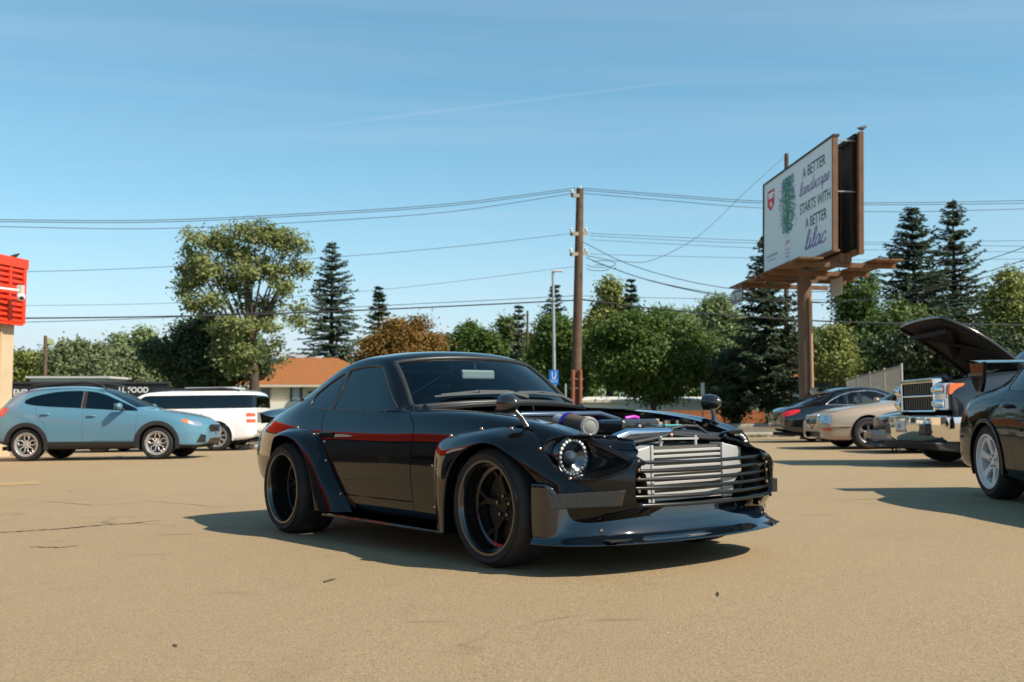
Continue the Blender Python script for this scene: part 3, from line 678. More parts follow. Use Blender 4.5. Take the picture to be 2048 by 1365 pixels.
def wire(label, pts, d0, d1, r, n=26):
    P = spline([at(p[0], p[1], d0 + (d1 - d0) * (p[0] - pts[0][0]) / (pts[-1][0] - pts[0][0])) for p in pts], max(3, n // len(pts)))
    P = [Vector(p) for p in P]
    for end, nxt in ((0, 1), (-1, -2)):          # carry on to poles well outside the view
        px_ = pts[end][0]
        if px_ < -50 or px_ > 2100:
            dv_ = (P[end] - P[nxt]); dv_.z *= .3; dv_.normalize(); ext = [P[end] + dv_ * k for k in (8, 20, 40, 60)]
            for i_, e_ in enumerate(ext): e_.z += (.05, .3, 1.1, 2.4)[i_]
            P = (ext[::-1] + P) if end == 0 else (P + ext)
    o = MB().tube(P, r, 5).build('power_line', CAB, None, recalc=False); tag(o, label, 'power line', 'overhead wires')
wire('uppermost of the twin top power lines left of the utility pole', [(-80, 439), (300, 441), (620, 427), (900, 408), (1155, 376)], 30, 38, .012)
wire('lower of the twin top power lines left of the utility pole', [(-80, 443), (300, 445), (620, 431), (900, 412), (1155, 380)], 30, 38.4, .012)
wire('third power line from the top left of the utility pole', [(-80, 452), (300, 458), (620, 444), (900, 424), (1148, 387)], 30, 37.6, .011)
wire('thin mid-height power line left of the utility pole', [(-80, 547), (250, 538), (620, 518), (900, 495), (1147, 467)], 31, 38, .009)
wire('faint lone wire left of the pole crossing the spruce', [(-80, 613), (360, 606), (760, 580), (1147, 534)], 33, 38, .007)
wire('thick cable bundle left of the utility pole above the trees', [(-80, 638), (300, 634), (700, 622), (1152, 601)], 31, 38, .026)
wire('thin cable just above the thick bundle left of the pole', [(-80, 648), (300, 637), (720, 614), (960, 602), (1152, 592)], 31, 38, .012)
wire('uppermost of the twin top power lines right of the utility pole', [(1165, 377), (1350, 391), (1530, 403), (1800, 406), (2130, 400)], 38, 40, .012)
wire('lower of the twin top power lines right of the utility pole', [(1165, 381), (1350, 395), (1530, 407), (1800, 410), (2130, 406)], 38.4, 40.4, .012)
wire('third power line from the top right of the utility pole', [(1165, 387), (1350, 403), (1530, 417), (1800, 424), (2130, 416)], 37.6, 39.6, .011)
wire('upper of three mid-height lines right of the utility pole', [(1180, 467), (1350, 475), (1530, 482), (1800, 485), (2130, 480)], 38, 40, .009)
wire('middle of three mid-height lines right of the utility pole', [(1180, 472), (1350, 481), (1530, 487), (1800, 490), (2130, 494)], 38.3, 40.3, .009)
wire('lowest of three mid-height lines right of the utility pole', [(1180, 480), (1350, 489), (1530, 497), (1800, 501), (2130, 506)], 38.6, 40.6, .008)
wire('faint pair of lines at the lower cross arm right of the pole', [(1180, 509), (1350, 513), (1530, 517), (1800, 521), (2130, 517)], 38, 40, .008)
wire('thick sagging cable running right of the pole to the tree tops', [(1152, 598), (1300, 617), (1450, 630), (1700, 645), (2130, 652)], 38, 39, .030)
wire('pale thin cable running right across the trees behind the billboard post', [(1152, 592), (1350, 597), (1600, 600), (2130, 600)], 38, 39, .010)
wire('upper service drop sagging from the cross arm past the billboard', [(1165, 484), (1260, 530), (1400, 568), (1550, 584), (1760, 575), (1960, 525), (2130, 465)], 38, 34, .014)
wire('lower service drop sagging from the lower arm past the billboard', [(1172, 516), (1280, 556), (1420, 586), (1560, 600), (1700, 603), (1900, 565), (2130, 495)], 38, 34, .014)
wire('heavy service cable rising to the right edge below the spruces', [(1185, 522), (1300, 562), (1460, 595), (1640, 606), (1800, 592), (2000, 548), (2130, 510)], 37.6, 34.4, .017)
wire('wire sweeping up from the pole to the post behind the billboard', [(1172, 512), (1250, 524), (1310, 519), (1400, 470), (1490, 385), (1571, 312)], 38, 57, .013)
def pole(name, label, cat, px, y0, y1, d, r, m, px1=None):
    t = at(px if px1 is None else px1, y0, d); b = at(px, y1, d); b.z = G(b.x, d)
    o = thing(name, label, cat, b); MB().tube([Vector((0, 0, -.05)), t - b], [r, r * .8], 10).build('pole', m, o, smooth=60); return o, t - b
GALV = mat('street pole grey', (.33, .37, .38), .5, .3)
o, T = pole('street_lamp', 'slim grey street lamp pole just left of the utility pole', 'street lamp', 1110, 543, 860, 44, .075, GALV, 1106)
MB().box(T + Vector((-.05, -.1, -.03)), T + Vector((.42, .1, .06))).build('lamp_head', mat('lamp head', (.55, .55, .52), .5), o, bevel=.02)
q0, q1 = at(1098, 741, 43.8), at(1117, 770, 43.8); sg = thing('transit_sign', 'blue transit sign with a white letter U on the slim grey pole', 'sign', (q0.x, 43.8, q1.z)); w, h = q1.x - q0.x, q0.z - q1.z
MB().box((0, -.02, 0), (w, .02, h)).build('sign_board', mat('transit blue', (.01, .13, .50), .4), sg, bevel=.01)
text_obj('U', mat('sign letter white', (.8, .8, .8), .5), Matrix(((1, 0, 0, w * .30), (0, 0, -1, -.026), (0, 1, 0, h * .42), (0, 0, 0, 1))), w * .42, h * .48, parent=sg)
for k in range(2): MB().box((w * .12, -.026, h * (.30 - .13 * k)), (w * .88, -.0205, h * (.36 - .13 * k))).build('text_bar', mat('sign pale blue', (.25, .5, .75), .5), sg)
o, T = pole('bollard_post', 'short grey post right of the blue transit sign', 'post', 1131, 768, 860, 42, .05, mat('dull grey post', (.3, .3, .28), .6))
pole('distant_pole', 'thin brown wooden pole standing among the far left trees', 'utility pole', 91, 672, 800, 62, .13, WOODP)
pole('distant_pole', 'thin dark pole beside the bare spruce behind the coupe roof', 'utility pole', 1055, 622, 800, 66, .09, WOODP)
for px, yt, lab in ((1405, 767, 'small white sign on a post left of the far wing mirror'), (1555, 771, 'small white sign on a post beside the black sedan boot')):
    o, T = pole('sign_post', lab, 'sign', px, yt, 860, 50, .03, GALV)
    MB().box(T + Vector((-.09, -.04, -.62)), T + Vector((.09, -.02, .02))).build('sign_plate', mat('sign plate white', (.70, .68, .62), .5), o)
o, T = pole('back_post', 'wooden post top rising just behind the billboard', 'utility pole', 1573, 308, 870, 58, .16, WOODP)
# ------------------------------------------------------------------ billboard
def build_billboard():
    n_, f_ = Vector((8.23, 25.2, 0)), Vector((7.90, 31.1, 0)); dr = (n_ - f_).normalized(); nm = Vector((dr.y, -dr.x, 0)); zb, zt = 4.74, 7.79; Lb = (n_ - f_).length; Hb = zt - zb
    ctr = (n_ + f_) / 2 - nm * .25; g = G(ctr.x, ctr.y)
    B = thing('billboard', 'two-sided roadside billboard advertising lilacs on a brown post', 'billboard', (ctr.x, ctr.y, g))
    O = Vector((ctr.x, ctr.y, g))
    F0 = Matrix(((dr.x, 0, nm.x, f_.x - O.x), (dr.y, 0, nm.y, f_.y - O.y), (0, 1, 0, zb - g), (0, 0, 0, 1)))       # u along board, v up, w out of the face
    # slight backward lean of the panel
    F0 = F0 @ Matrix.Rotation(math.radians(-1.2), 4, 'X')
    def bx(a, b, name, m, par=B, bevel=0.): return MB().box(a, b).xf(F0).build(name, m, par, bevel=bevel)
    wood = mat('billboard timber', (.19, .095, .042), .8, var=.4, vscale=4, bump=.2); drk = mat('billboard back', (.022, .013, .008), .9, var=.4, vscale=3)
    face = bx((.06, .06, -.05), (Lb - .10, Hb - .05, 0), 'poster', mat('poster white', (.68, .76, .75), .5))
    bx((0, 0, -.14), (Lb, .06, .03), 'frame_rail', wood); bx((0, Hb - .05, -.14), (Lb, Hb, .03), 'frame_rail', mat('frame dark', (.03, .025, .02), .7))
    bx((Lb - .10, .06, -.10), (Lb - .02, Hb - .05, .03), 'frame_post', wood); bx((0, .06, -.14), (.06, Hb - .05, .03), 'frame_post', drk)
    gap = .62
    # second panel facing the other way: its timber back is what shows
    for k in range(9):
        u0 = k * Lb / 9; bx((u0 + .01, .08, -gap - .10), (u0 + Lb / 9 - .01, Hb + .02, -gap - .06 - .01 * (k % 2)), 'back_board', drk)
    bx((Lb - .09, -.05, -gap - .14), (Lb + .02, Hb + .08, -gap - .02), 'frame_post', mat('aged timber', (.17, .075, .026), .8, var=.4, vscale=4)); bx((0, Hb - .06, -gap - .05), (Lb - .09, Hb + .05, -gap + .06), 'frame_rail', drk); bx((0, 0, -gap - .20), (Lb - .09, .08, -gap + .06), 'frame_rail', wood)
    for k in range(4): bx((.3 + k * 1.75, .1, -gap - .05), (.38 + k * 1.75, Hb - .1, -gap + .05), 'back_stud', drk)
    for u in (Lb - .25, Lb - 1.2): bx((u, Hb - .12, -gap - .02), (u + .03, Hb - .08, -.10), 'tie_bar', steel)
    bx((Lb - .22, Hb * .52, -gap), (Lb - .19, Hb * .53, -.12), 'tie_bar', steel)
    # printed artwork, a flat layer on the sheet
    dkg = mat('print dark green', (.02, .06, .06), .6); lil = mat('print lilac', (.17, .12, .33), .6); grn = mat('print leaf', (.02, .20, .11), .6); flo = mat('print bloom', (.27, .19, .42), .6); rd = mat('print red', (.58, .03, .04), .6); wht = mat('print white', (.82, .84, .83), .6)
    def T(s, t0, t1, v0, hh, m, shear=0., bold=0., nm_='lettering'):
        Mx = F0 @ Matrix.Translation((t0 * Lb, v0 * Hb, .001)); return text_obj(s, m, Mx, (t1 - t0) * Lb, hh, shear, face, nm_, .002, bold)
    T('A BETTER', .60, .895, .79, .30, dkg, bold=.012); T('STARTS WITH', .565, .955, .465, .30, dkg, bold=.012); T('A BETTER', .64, .91, .315, .29, dkg, bold=.012)
    def script(word, t0, t1, v0, hh, wd):
        """cursive words drawn with a round brush"""
        gl = {'l': [[(0, .1), (.25, .6), (.42, 1.35), (.33, 1.62), (.2, 1.4), (.14, .5), (.22, .06), (.36, 0), (.55, .25)]],
              'i': [[(0, .1), (.12, .35), (.2, .82), (.17, .2), (.26, 0), (.45, .22)], [(.27, 1.12), (.29, 1.18)]],
              'a': [[(.55, .70), (.36, .84), (.12, .62), (.08, .2), (.22, 0), (.44, .2), (.58, .80), (.54, .2), (.64, 0), (.82, .25)]],
              'n': [[(0, .1), (.12, .5), (.18, .82), (.14, 0), (.20, .45), (.38, .80), (.50, .72), (.48, .2), (.58, 0), (.75, .25)]],
              'd': [[(.55, .70), (.36, .84), (.12, .62), (.08, .2), (.22, 0), (.44, .2), (.60, .9), (.70, 1.6), (.56, .3), (.64, 0), (.82, .25)]],
              's': [[(0, .1), (.2, .5), (.32, .90), (.36, .55), (.42, .25), (.3, .02), (.1, .08), (.3, .02), (.58, .25)]],
              'c': [[(.50, .66), (.40, .84), (.16, .66), (.06, .28), (.2, 0), (.42, .06), (.6, .28)]],
              'p': [[(0, .1), (.12, .5), (.20, .85), (.02, -.65), (.16, .45), (.38, .84), (.54, .62), (.42, .12), (.22, .04), (.5, .02), (.7, .25)]],
              'e': [[(.0, .15), (.3, .4), (.46, .66), (.34, .86), (.14, .66), (.08, .25), (.24, 0), (.46, .08), (.62, .3)]]}
        ad = {'l': .46, 'i': .40, 'a': .76, 'n': .70, 'd': .78, 's': .52, 'c': .54, 'p': .66, 'e': .56}
        W = sum(ad[c] for c in word); x = 0; b = MB(); sx = (t1 - t0) * Lb / (W + .2); 
        for c in word:
            for st in gl[c]:
                pts = spline(st, 6) if len(st) > 2 else np.array(st); Q = []
                for p in pts: Q.append(((x + p[0] + .22 * p[1]) * sx, p[1] * hh))
                Q = np.array(Q); tn = np.gradient(Q, axis=0); tn /= np.maximum(np.linalg.norm(tn, axis=1, keepdims=True), 1e-6); nn = np.stack([-tn[:, 1], tn[:, 0]], 1)
                ws = np.array([wd * (.55 + .75 * abs(t_[1])) for t_ in tn])[:, None]
                a_, b2 = Q + nn * ws, Q - nn * ws
                b.grid([[(t0 * Lb + p[0], v0 * Hb + p[1], .0035), (t0 * Lb + q[0], v0 * Hb + q[1], .0035)] for p, q in zip(a_, b2)])
            x += ad[c]
        b.xf(F0).build('lettering', lil, face, recalc=False)
    script('landscape', .555, .955, .64, .235, .019); script('lilac', .63, .91, .12, .32, .03)
    T('BLOOMERANG', .06, .235, .205, .085, mat('print grey', (.12, .14, .16), .6)); T('Dwarf Purple Lilac', .085, .20, .165, .05, MATS['print grey'])
    # red shield badge
    u, v, s = .125 * Lb, .785 * Hb, .34
    MB().add([(u - s, v + s * .95, .002), (u - s, v - s * .45, .002), (u, v - s * 1.0, .002), (u + s, v - s * .45, .002), (u + s, v + s * .95, .002)], [(0, 1, 2, 3, 4)]).xf(F0).build('badge', rd, face, recalc=False)
    for k, (hw, hv) in enumerate(((.8, .55), (.62, .27))): MB().box((u - s * hw, v + s * hv - .03, .0025), (u + s * hw, v + s * hv + .05, .004)).xf(F0).build('badge_band', wht, face)
    MB().ball((u, v - s * .35, .002), .09, 10, (1, 1, .02)).xf(F0).build('badge_drop', wht, face)
    # plant picture
    for m_, cnt, nm2 in ((dkg, 160, 'printed_shade'), (flo, 420, 'printed_blooms'), (grn, 760, 'printed_leaves')):
        b = MB()
        for _ in range(cnt):
            a = random.uniform(0, 2 * PI); r = math.sqrt(random.random()); vv = random.uniform(-1, 1); wdt = (1 - .35 * vv * vv) * (.55 if m_ is dkg else .85)
            uu = .385 * Lb + random.gauss(0, .36) * wdt; v_ = .64 * Hb + vv * .80 - (.1 if m_ is dkg else 0)
            if m_ is flo and random.random() < .5: uu = .385 * Lb + random.choice((-1, 1)) * random.uniform(.35, .72) * (1 - .4 * abs(vv)); 
            q = random.uniform(.03, .075); th = random.uniform(0, PI); c_, s_ = math.cos(th), math.sin(th); w_ = .001 + .0006 * (m_ is grn) + random.random() * .0004
            b.add([(uu + q * c_, v_ + q * s_, w_), (uu - q * .45 * s_, v_ + q * .45 * c_, w_), (uu - q * c_, v_ - q * s_, w_), (uu + q * .45 * s_, v_ - q * .45 * c_, w_)], [(0, 1, 2, 3)])
        tag(b.xf(F0).build(nm2, m_, face, recalc=False), kind='stuff')
    MB().add([(.335 * Lb, .33 * Hb, .0016), (.35 * Lb, .07 * Hb, .0016), (.425 * Lb, .07 * Hb, .0016), (.445 * Lb, .33 * Hb, .0016)], [(0, 1, 2, 3)]).xf(F0).build('printed_pot', mat('print pot', (.70, .72, .76), .6), face, recalc=False)
    T('pw', .36, .42, .245, .14, dkg, .2)
    for k in range(3): MB().box((.362 * Lb, (.20 - .035 * k) * Hb, .002), (.418 * Lb, (.212 - .035 * k) * Hb, .003)).xf(F0).build('pot_text_bar', mat('print violet', (.35, .32, .45), .6), face)
    # post, catwalks, service gear
    po = mat('brown steel post', (.17, .095, .05), .6, var=.35, vscale=2)
    MB().tube([Vector((0, 0, -.2)), Vector((0, 0, zb - g + .1))], .20, 20).build('post', po, B, smooth=60)
    MB().tube([Vector((.10, -.22, .0)), Vector((.10, -.22, 4.0))], .05, 8).build('conduit', mat('light conduit', (.40, .24, .13), .6), B, smooth=60)
    MB().lathe([(.001, .1), (.09, .09), (.10, .03), (.10, 0)], 'y', (.10, -.36, 1.35), 16).build('power_meter', mat('meter grey', (.45, .43, .40), .4), B, smooth=50)
    MB().box((.0, -.36, .85), (.2, -.22, 1.2)).build('meter_box', mat('meter box', (.45, .36, .28), .6), B, bevel=.01)
    for w0 in (-.34, -gap + .12): bx((.3, -.22, w0 - .07), (Lb - .3, -.0, w0 + .07), 'main_beam', wood)
    for u in (.75, 2.2, Lb / 2, 3.8, Lb - .45): bx((u - .06, -.34, -gap - 1.15), (u + .06, -.22, 1.0), 'cross_beam', wood)
    for k, (w0, w1) in enumerate(((.30, .58), (.62, .92))): bx((-.9 + .3 * k, -.21, w0), (Lb + .05, -.165, w1), 'catwalk_plank', wood)
    for k, (w0, w1) in enumerate(((-gap - .75, -gap - .40), (-gap - 1.12, -gap - .79))): bx((1.2, -.21, w0), (Lb + .15, -.165, w1), 'catwalk_plank', wood)
    MB().tube([F0 @ Vector((2.0, -.3, 1.02)), F0 @ Vector((2.0, -.12, 1.08)), F0 @ Vector((2.6, -.12, 1.08)), F0 @ Vector((2.6, -.3, 1.02))], .02, 6).build('catwalk_hook', steel, B)
    bx((3.1, -.85, -1.0), (3.9, -.36, -.97), 'service_plate', mat('pale plate', (.42, .40, .34), .6), bevel=.0)
    s0 = F0 @ Vector((-.75, -.62, .80)); sgn = bx((-.15, -.80, .93), (1.05, -.36, .97), 'maker_sign', mat('sign black', (.015, .015, .015), .5), bevel=.02)
    text_obj('PATTISON', wht, F0 @ Matrix.Translation((-.05, -.70, .972)), 1.0, .24, 0, sgn, 'lettering', .003, .01)
    MB().tube([F0 @ Vector(p) for p in ((-.11, -.76, .974), (1.01, -.76, .974), (1.01, -.40, .974), (-.11, -.40, .974))], .008, 5, closed=True).build('sign_border', wht, sgn)
    for u in (.1, .8): bx((u, -.36, .93), (u + .03, -.20, .96), 'sign_hanger', steel)
    p = F0 @ Vector((Lb + .0, Hb + .08, -gap - .1)) + O
    return p
pb = build_billboard()
b_ = MB(); k = .16
b_.tube([(v[0] * k, 0, v[1] * k + .08) for v in [(-.9, .05), (-.35, 0), (.1, .05), (.5, .28), (.75, .42), (1.0, .40)]], [r * k for r in [.05, .26, .36, .24, .17, .03]], 10)
for s in (1, -1): b_.tube([(0, s * .016, .06), (0, s * .016, -.01)], .005, 4)
o = b_.build('bird', mat('bird grey', (.035, .035, .04), .7), None, smooth=60); o.location = pb; o.rotation_euler = (0, 0, .3); tag(o, 'small dark bird perched on top of the billboard', 'bird')
# pale broken kerb blocks by the wagon
for i, (px, py) in enumerate(((492, 899), (520, 899))):
    q = groundpt(px, py); b = MB(); n = 10
    P = [(q.x - .28 + .56 * t + .0, q.y + .05 * math.sin(7 * t + i), q.z + .055 + .02 * math.sin(11 * t + 2 * i)) for t in np.linspace(0, 1, n)]
    b.tube(P, [.05 + .03 * math.sin(PI * t) + .012 * math.sin(23 * t + i) for t in np.linspace(0, 1, n)], 8)
    tag(b.build('plastic_sack', mat('white sack', (.72, .70, .67), .6), None, smooth=60), ('crumpled white sack on the ground under the wagon tail', 'crumpled white sack nearest the coupe rear bumper')[i], 'sack')
# ------------------------------------------------------------------ trees
def quads(name, V, m, parent):
    """V (n,4,3) leaf blades as one mesh"""
    n = len(V); me = bpy.data.meshes.new(name); me.vertices.add(4 * n); me.vertices.foreach_set('co', V.reshape(-1).astype(np.float32))
    me.loops.add(4 * n); me.loops.foreach_set('vertex_index', np.arange(4 * n, dtype=np.int32)); me.polygons.add(n)
    me.polygons.foreach_set('loop_start', np.arange(0, 4 * n, 4, dtype=np.int32)); me.polygons.foreach_set('loop_total', np.full(n, 4, dtype=np.int32)); me.update(calc_edges=True)
    return link(name, me, m, parent)
def blades(C, Nn, s, asp=.55, droop=0.):
    n = len(C); a = rng.normal(size=(n, 3)); a -= Nn * (a * Nn).sum(1, keepdims=True); a[:, 2] -= droop; a /= np.linalg.norm(a, axis=1, keepdims=True); b = np.cross(Nn, a)
    s = s[:, None]; return np.stack([C + a * s, C + b * s * asp + a * s * .1, C - a * s * .9, C - b * s * asp + a * s * .1], 1)
BARK = mat('bark', (.085, .06, .042), .95, var=.4, vscale=5, bump=.6, bscale=9)
def leafy(label, px0, px1, pyt, pyb, d, m, n=20000, size=.12, lobes=26, group='trees across the street', fill=.85, clump=.30, tpx=None, irregular=1., name='leafy_tree', depth=.8, branches=0, lpx=None):
    cx = (px0 + px1) / 2; a, b = at(px0, pyt, d), at(px1, pyb, d); w = (b.x - a.x) / 2; zt, zb = a.z, b.z; base = at(tpx if tpx else cx, 0, d); base.z = G(base.x, d)
    T = thing(name, label, 'tree', base, 0, group); c0 = np.array([(a.x + b.x) / 2 - base.x, 0, (zt + zb) / 2 - base.z]); rr = np.array([w, w * depth, (zt - zb) / 2])
    n = int(n * 1.7); Lc = []; k_ = d / FPX
    if lpx:
        for x, y, r in lpx:
            p = at(x, y, d); Lc.append((np.array([p.x - base.x, rng.uniform(-.45, .45) * w * depth, p.z - base.z]), np.array([r * k_, r * k_ * 1.1, r * k_ * .85])))
    else:
        for i in range(lobes):
            v = rng.normal(size=3); v /= np.linalg.norm(v); r = rng.uniform(.45, .86); q = rng.uniform(.16, .34) * irregular; Lc.append((c0 + v * rr * r, np.maximum(rr * q, .35 * rr.min() * q + .25)))
        Lc.append((c0, rr * .6)); Lc.append((c0 - np.array([0, 0, rr[2] * .3]), rr * .55))
    vol = np.array([np.prod(q) ** .67 for c, q in Lc]); vol /= vol.sum()
    nc = max(60, n // 42); cl = []; ow = []
    pick = rng.choice(len(Lc), nc, p=vol)
    for q_ in pick:
        c, q = Lc[q_]; v = rng.normal(size=3); v /= np.linalg.norm(v); cl.append(c + v * q * rng.uniform(.25, 1.) ** (.5 if fill > .7 else .8)); ow.append(v)
    cl = np.array(cl); ow = np.array(ow); k = n // nc; cz_ = rng.uniform(.5, 1.35, nc)
    C = np.repeat(cl, k, 0) + rng.normal(size=(nc * k, 3)) * clump * np.repeat(cz_, k)[:, None] * np.array([1, 1, .7])
    Nn = np.repeat(ow, k, 0) * .7 + rng.normal(size=C.shape) * .55 + np.array([.2, -.1, .45]); Nn /= np.linalg.norm(Nn, axis=1, keepdims=True)
    C[:, 2] = np.maximum(C[:, 2], .05)
    quads('crown', blades(C, Nn, rng.uniform(.55, 1.3, len(C)) * size), m, T)
    tk = MB(); zc = c0[2]; fk = zb - base.z + (zt - zb) * .12
    tk.tube([(0, 0, -.1), (.05, 0, fk * .5), (c0[0] * .25, 0, fk), (c0[0] * .6, 0, zc), (c0[0], 0, zc + rr[2] * .35)], [.035 * zc + .06, .028 * zc + .05, .024 * zc + .03, .02 * zc, .03], 10)
    for i, (c, q) in enumerate(Lc[:branches if branches else 9]):
        z0 = fk * .8 + (zc - fk) * .5 * ((i * .37) % 1); s0 = np.array([c0[0] * .25 * min(1, z0 / fk), 0, z0]); mid_ = s0 + (c - s0) * .5 + np.array([.08 * (c[0] - s0[0]), 0, .12 * (c[2] - s0[2]) - .1])
        tk.tube(spline([s0, mid_, c, c + (c - mid_) * .12], 4), np.linspace((.006 if lpx else .011) * zc + .02, .01, 13), 6)
    tk.build('trunk', BARK, T, smooth=60)
    return T
def spruce(label, px, pyt, pyb, wpx, d, m, dens=1., group='spruces', name='spruce_tree', gaps=0., taper=.72, size=1.):
    top, bs = at(px, pyt, d), at(px, 800, d); bs.z = G(bs.x, d); T = thing(name, label, 'tree', bs, 0, group); H = top.z - bs.z; R = wpx * .62 * d / FPX; zlow = max(.4, at(px, pyb, d).z - bs.z)
    Cs, As, Bs = [], [], []; nl = int(23 * dens)
    lean = rng.uniform(-.15, .15, 2)
    for i in range(nl):
        f = (i + rng.uniform(-.35, .35)) / nl; f = min(max(f, 0), .995); z = zlow + (H - zlow) * f ** .95; rad = R * (1 - f) ** taper * rng.uniform(.86, 1.1) + .12; nb = int(8 + 7 * (1 - f))
        for j in range(nb):
            if rng.random() < gaps: continue
            a = 2 * PI * (j / nb + rng.random() * .5 + i * .37); L = rad * rng.uniform(.62, 1.18); dx = np.array([math.cos(a), math.sin(a), 0])
            up0, up1 = rng.uniform(.0, .3), rng.uniform(-.55, -.15) * (1 - f * .9); up1 += .25 * (rng.random() < .3)
            ns = max(4, int(L / .15)); sd_ = np.array([-dx[1], dx[0], 0])
            for q in range(ns):
                t = (q + .6) / ns; p = dx * L * t + np.array([0, 0, z + L * (up0 * t + up1 * t * t + .12 * t ** 4)])
                wdt = .07 + .30 * L * (1 - t) * .6
                for sgn in (-1, 1):
                    for _ in range(3):
                        e = rng.uniform(.1, 1); Cs.append(p + sd_ * sgn * wdt * e + rng.normal(size=3) * .035 - np.array([0, 0, .10 * e * wdt])); As.append(dx * .7 + sd_ * sgn * rng.uniform(.2, 1.) + np.array([0, 0, rng.uniform(-.65, .15)])); Bs.append(rng.uniform(.085, .17) * size)
    C = np.array(Cs); C[:, :2] += lean * (C[:, 2:3] / H); A_ = np.array(As); A_ /= np.linalg.norm(A_, axis=1, keepdims=True); up = np.array([0, 0, 1.]) + rng.normal(size=C.shape) * .5; B_ = np.cross(A_, up); B_ /= np.linalg.norm(B_, axis=1, keepdims=True); s = np.array(Bs)[:, None]
    quads('crown', np.stack([C + A_ * s * 1.25, C + B_ * s * .42, C - A_ * s * .9, C - B_ * s * .42], 1), m, T)
    MB().tube([(0, 0, -.1), (lean[0] * .5, lean[1] * .5, H * .5), (lean[0], lean[1], H - .05)], [.02 * H, .012 * H, .02], 8).build('trunk', BARK, T, smooth=60)
    return T
LM = lambda n, a, b, t=.35: leafmat(n, a, b, t)
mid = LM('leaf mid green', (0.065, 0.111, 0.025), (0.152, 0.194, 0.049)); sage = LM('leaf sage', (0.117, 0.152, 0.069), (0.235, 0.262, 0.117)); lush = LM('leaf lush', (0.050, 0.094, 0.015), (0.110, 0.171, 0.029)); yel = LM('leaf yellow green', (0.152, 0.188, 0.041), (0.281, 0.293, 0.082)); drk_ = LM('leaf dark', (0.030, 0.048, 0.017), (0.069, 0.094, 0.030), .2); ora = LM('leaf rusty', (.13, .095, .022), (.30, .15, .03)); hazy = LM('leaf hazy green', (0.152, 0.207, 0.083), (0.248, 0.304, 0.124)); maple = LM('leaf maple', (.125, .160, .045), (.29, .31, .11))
spr = LM('needle blue green', (0.044, 0.076, 0.048), (0.103, 0.145, 0.090), .12); sprd = LM('needle dark', (0.028, 0.048, 0.025), (0.076, 0.103, 0.047), .12); spg = LM('needle grey', (0.069, 0.083, 0.055), (0.138, 0.152, 0.103), .12)
# left
leafy('small yellowish bush-like tree right beside the red building', 20, 95, 688, 800, 68, yel, 9000, .13, 9)
leafy('loose grey-green tree just right of the thin far-left pole', 92, 175, 662, 800, 66, sage, 12000, .13, 12, fill=.6, irregular=.8)
leafy('slim upright grey-green tree in the middle of the far-left group', 160, 228, 664, 800, 66, sage, 9000, .13, 10, fill=.6, irregular=.75)
leafy('low grey-green tree behind the black lettered wall', 195, 290, 705, 800, 64, sage, 9000, .13, 9)
leafy('rounded mid-green tree left of the dark one', 228, 350, 636, 800, 70, hazy, 15000, .145, 12)
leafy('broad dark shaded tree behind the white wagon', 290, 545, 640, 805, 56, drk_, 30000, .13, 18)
leafy('tall open maple with light leaves and visible branches left of the coupe', 345, 622, 446, 705, 52, maple, 17500, .10, tpx=520, fill=.5, clump=.24, name='maple_tree', branches=20, depth=.6,
      lpx=[(378, 520, 30), (400, 488, 34), (440, 478, 32), (480, 505, 38), (500, 468, 34), (540, 470, 34), (575, 490, 30), (602, 495, 20), (590, 530, 26), (420, 540, 40), (380, 575, 30), (455, 560, 36), (510, 540, 40), (550, 540, 34), (400, 612, 26), (440, 605, 28), (490, 600, 32), (535, 600, 26), (570, 575, 22), (372, 545, 22), (520, 640, 26), (470, 650, 24), (600, 610, 18), (590, 640, 16), (430, 650, 26), (500, 660, 24), (548, 655, 22), (450, 710, 30), (575, 640, 15), (545, 690, 20), (500, 700, 28), (480, 735, 28), (556, 722, 13), (460, 690, 28), (610, 655, 12)])
spruce('large blue-green spruce right of the tall open maple', 662, 480, 740, 128, 82, spr, 1.3)
spruce('small spruce tip rising behind the rusty orange tree', 757, 572, 760, 66, 66, sprd)
leafy('rusty orange tree above the coupe roof', 712, 905, 626, 760, 55, ora, 22000, .10, 16, name='rusty_tree', irregular=.9)
leafy('dark green foliage under the rusty orange tree', 715, 810, 665, 780, 58, mid, 8000, .11, 8)
leafy('rounded bright green tree right of the rusty tree', 878, 1010, 630, 790, 74, lush, 19000, .15, 12)
leafy('second bright green tree farther right above the coupe windshield', 965, 1110, 624, 800, 76, mid, 20000, .15, 12)
spruce('thin half-bare grey spruce beside the dark far pole', 1040, 608, 760, 44, 68, spg, .8, gaps=.35)
spruce('dark spruce directly behind the slim grey street lamp', 1110, 566, 780, 84, 68, sprd, 1.0)
leafy('leafy green tree behind the foot of the utility pole', 1052, 1195, 630, 815, 54, lush, 25000, .11, 14)
leafy('big dense green tree in the centre, the widest of all', 1165, 1432, 606, 822, 52, lush, 46000, .10, 44, irregular=.85, depth=.7)
leafy('pale yellow-green tree top above the big central tree', 1150, 1275, 570, 730, 74, yel, 15000, .15, 10)
spruce('small pointed spruce above the big central tree', 1268, 556, 760, 76, 70, sprd)
leafy('pale tree crown right of the small pointed spruce', 1265, 1440, 592, 790, 72, hazy, 20000, .15, 12)
leafy('light loose tree left of the billboard spruce', 1390, 1525, 574, 810, 62, hazy, 22000, .13, 14, fill=.65)
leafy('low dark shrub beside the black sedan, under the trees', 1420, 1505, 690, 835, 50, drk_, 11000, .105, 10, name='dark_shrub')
spruce('wide dark spruce behind the billboard catwalk', 1538, 470, 815, 165, 48, sprd, 1.6)
leafy('green tree filling the gap right of the billboard post', 1640, 1800, 528, 790, 58, lush, 20000, .115, 14, fill=.75)
leafy('small yellow-green sapling beside the billboard post', 1640, 1705, 632, 780, 46, yel, 7000, .10, 8)
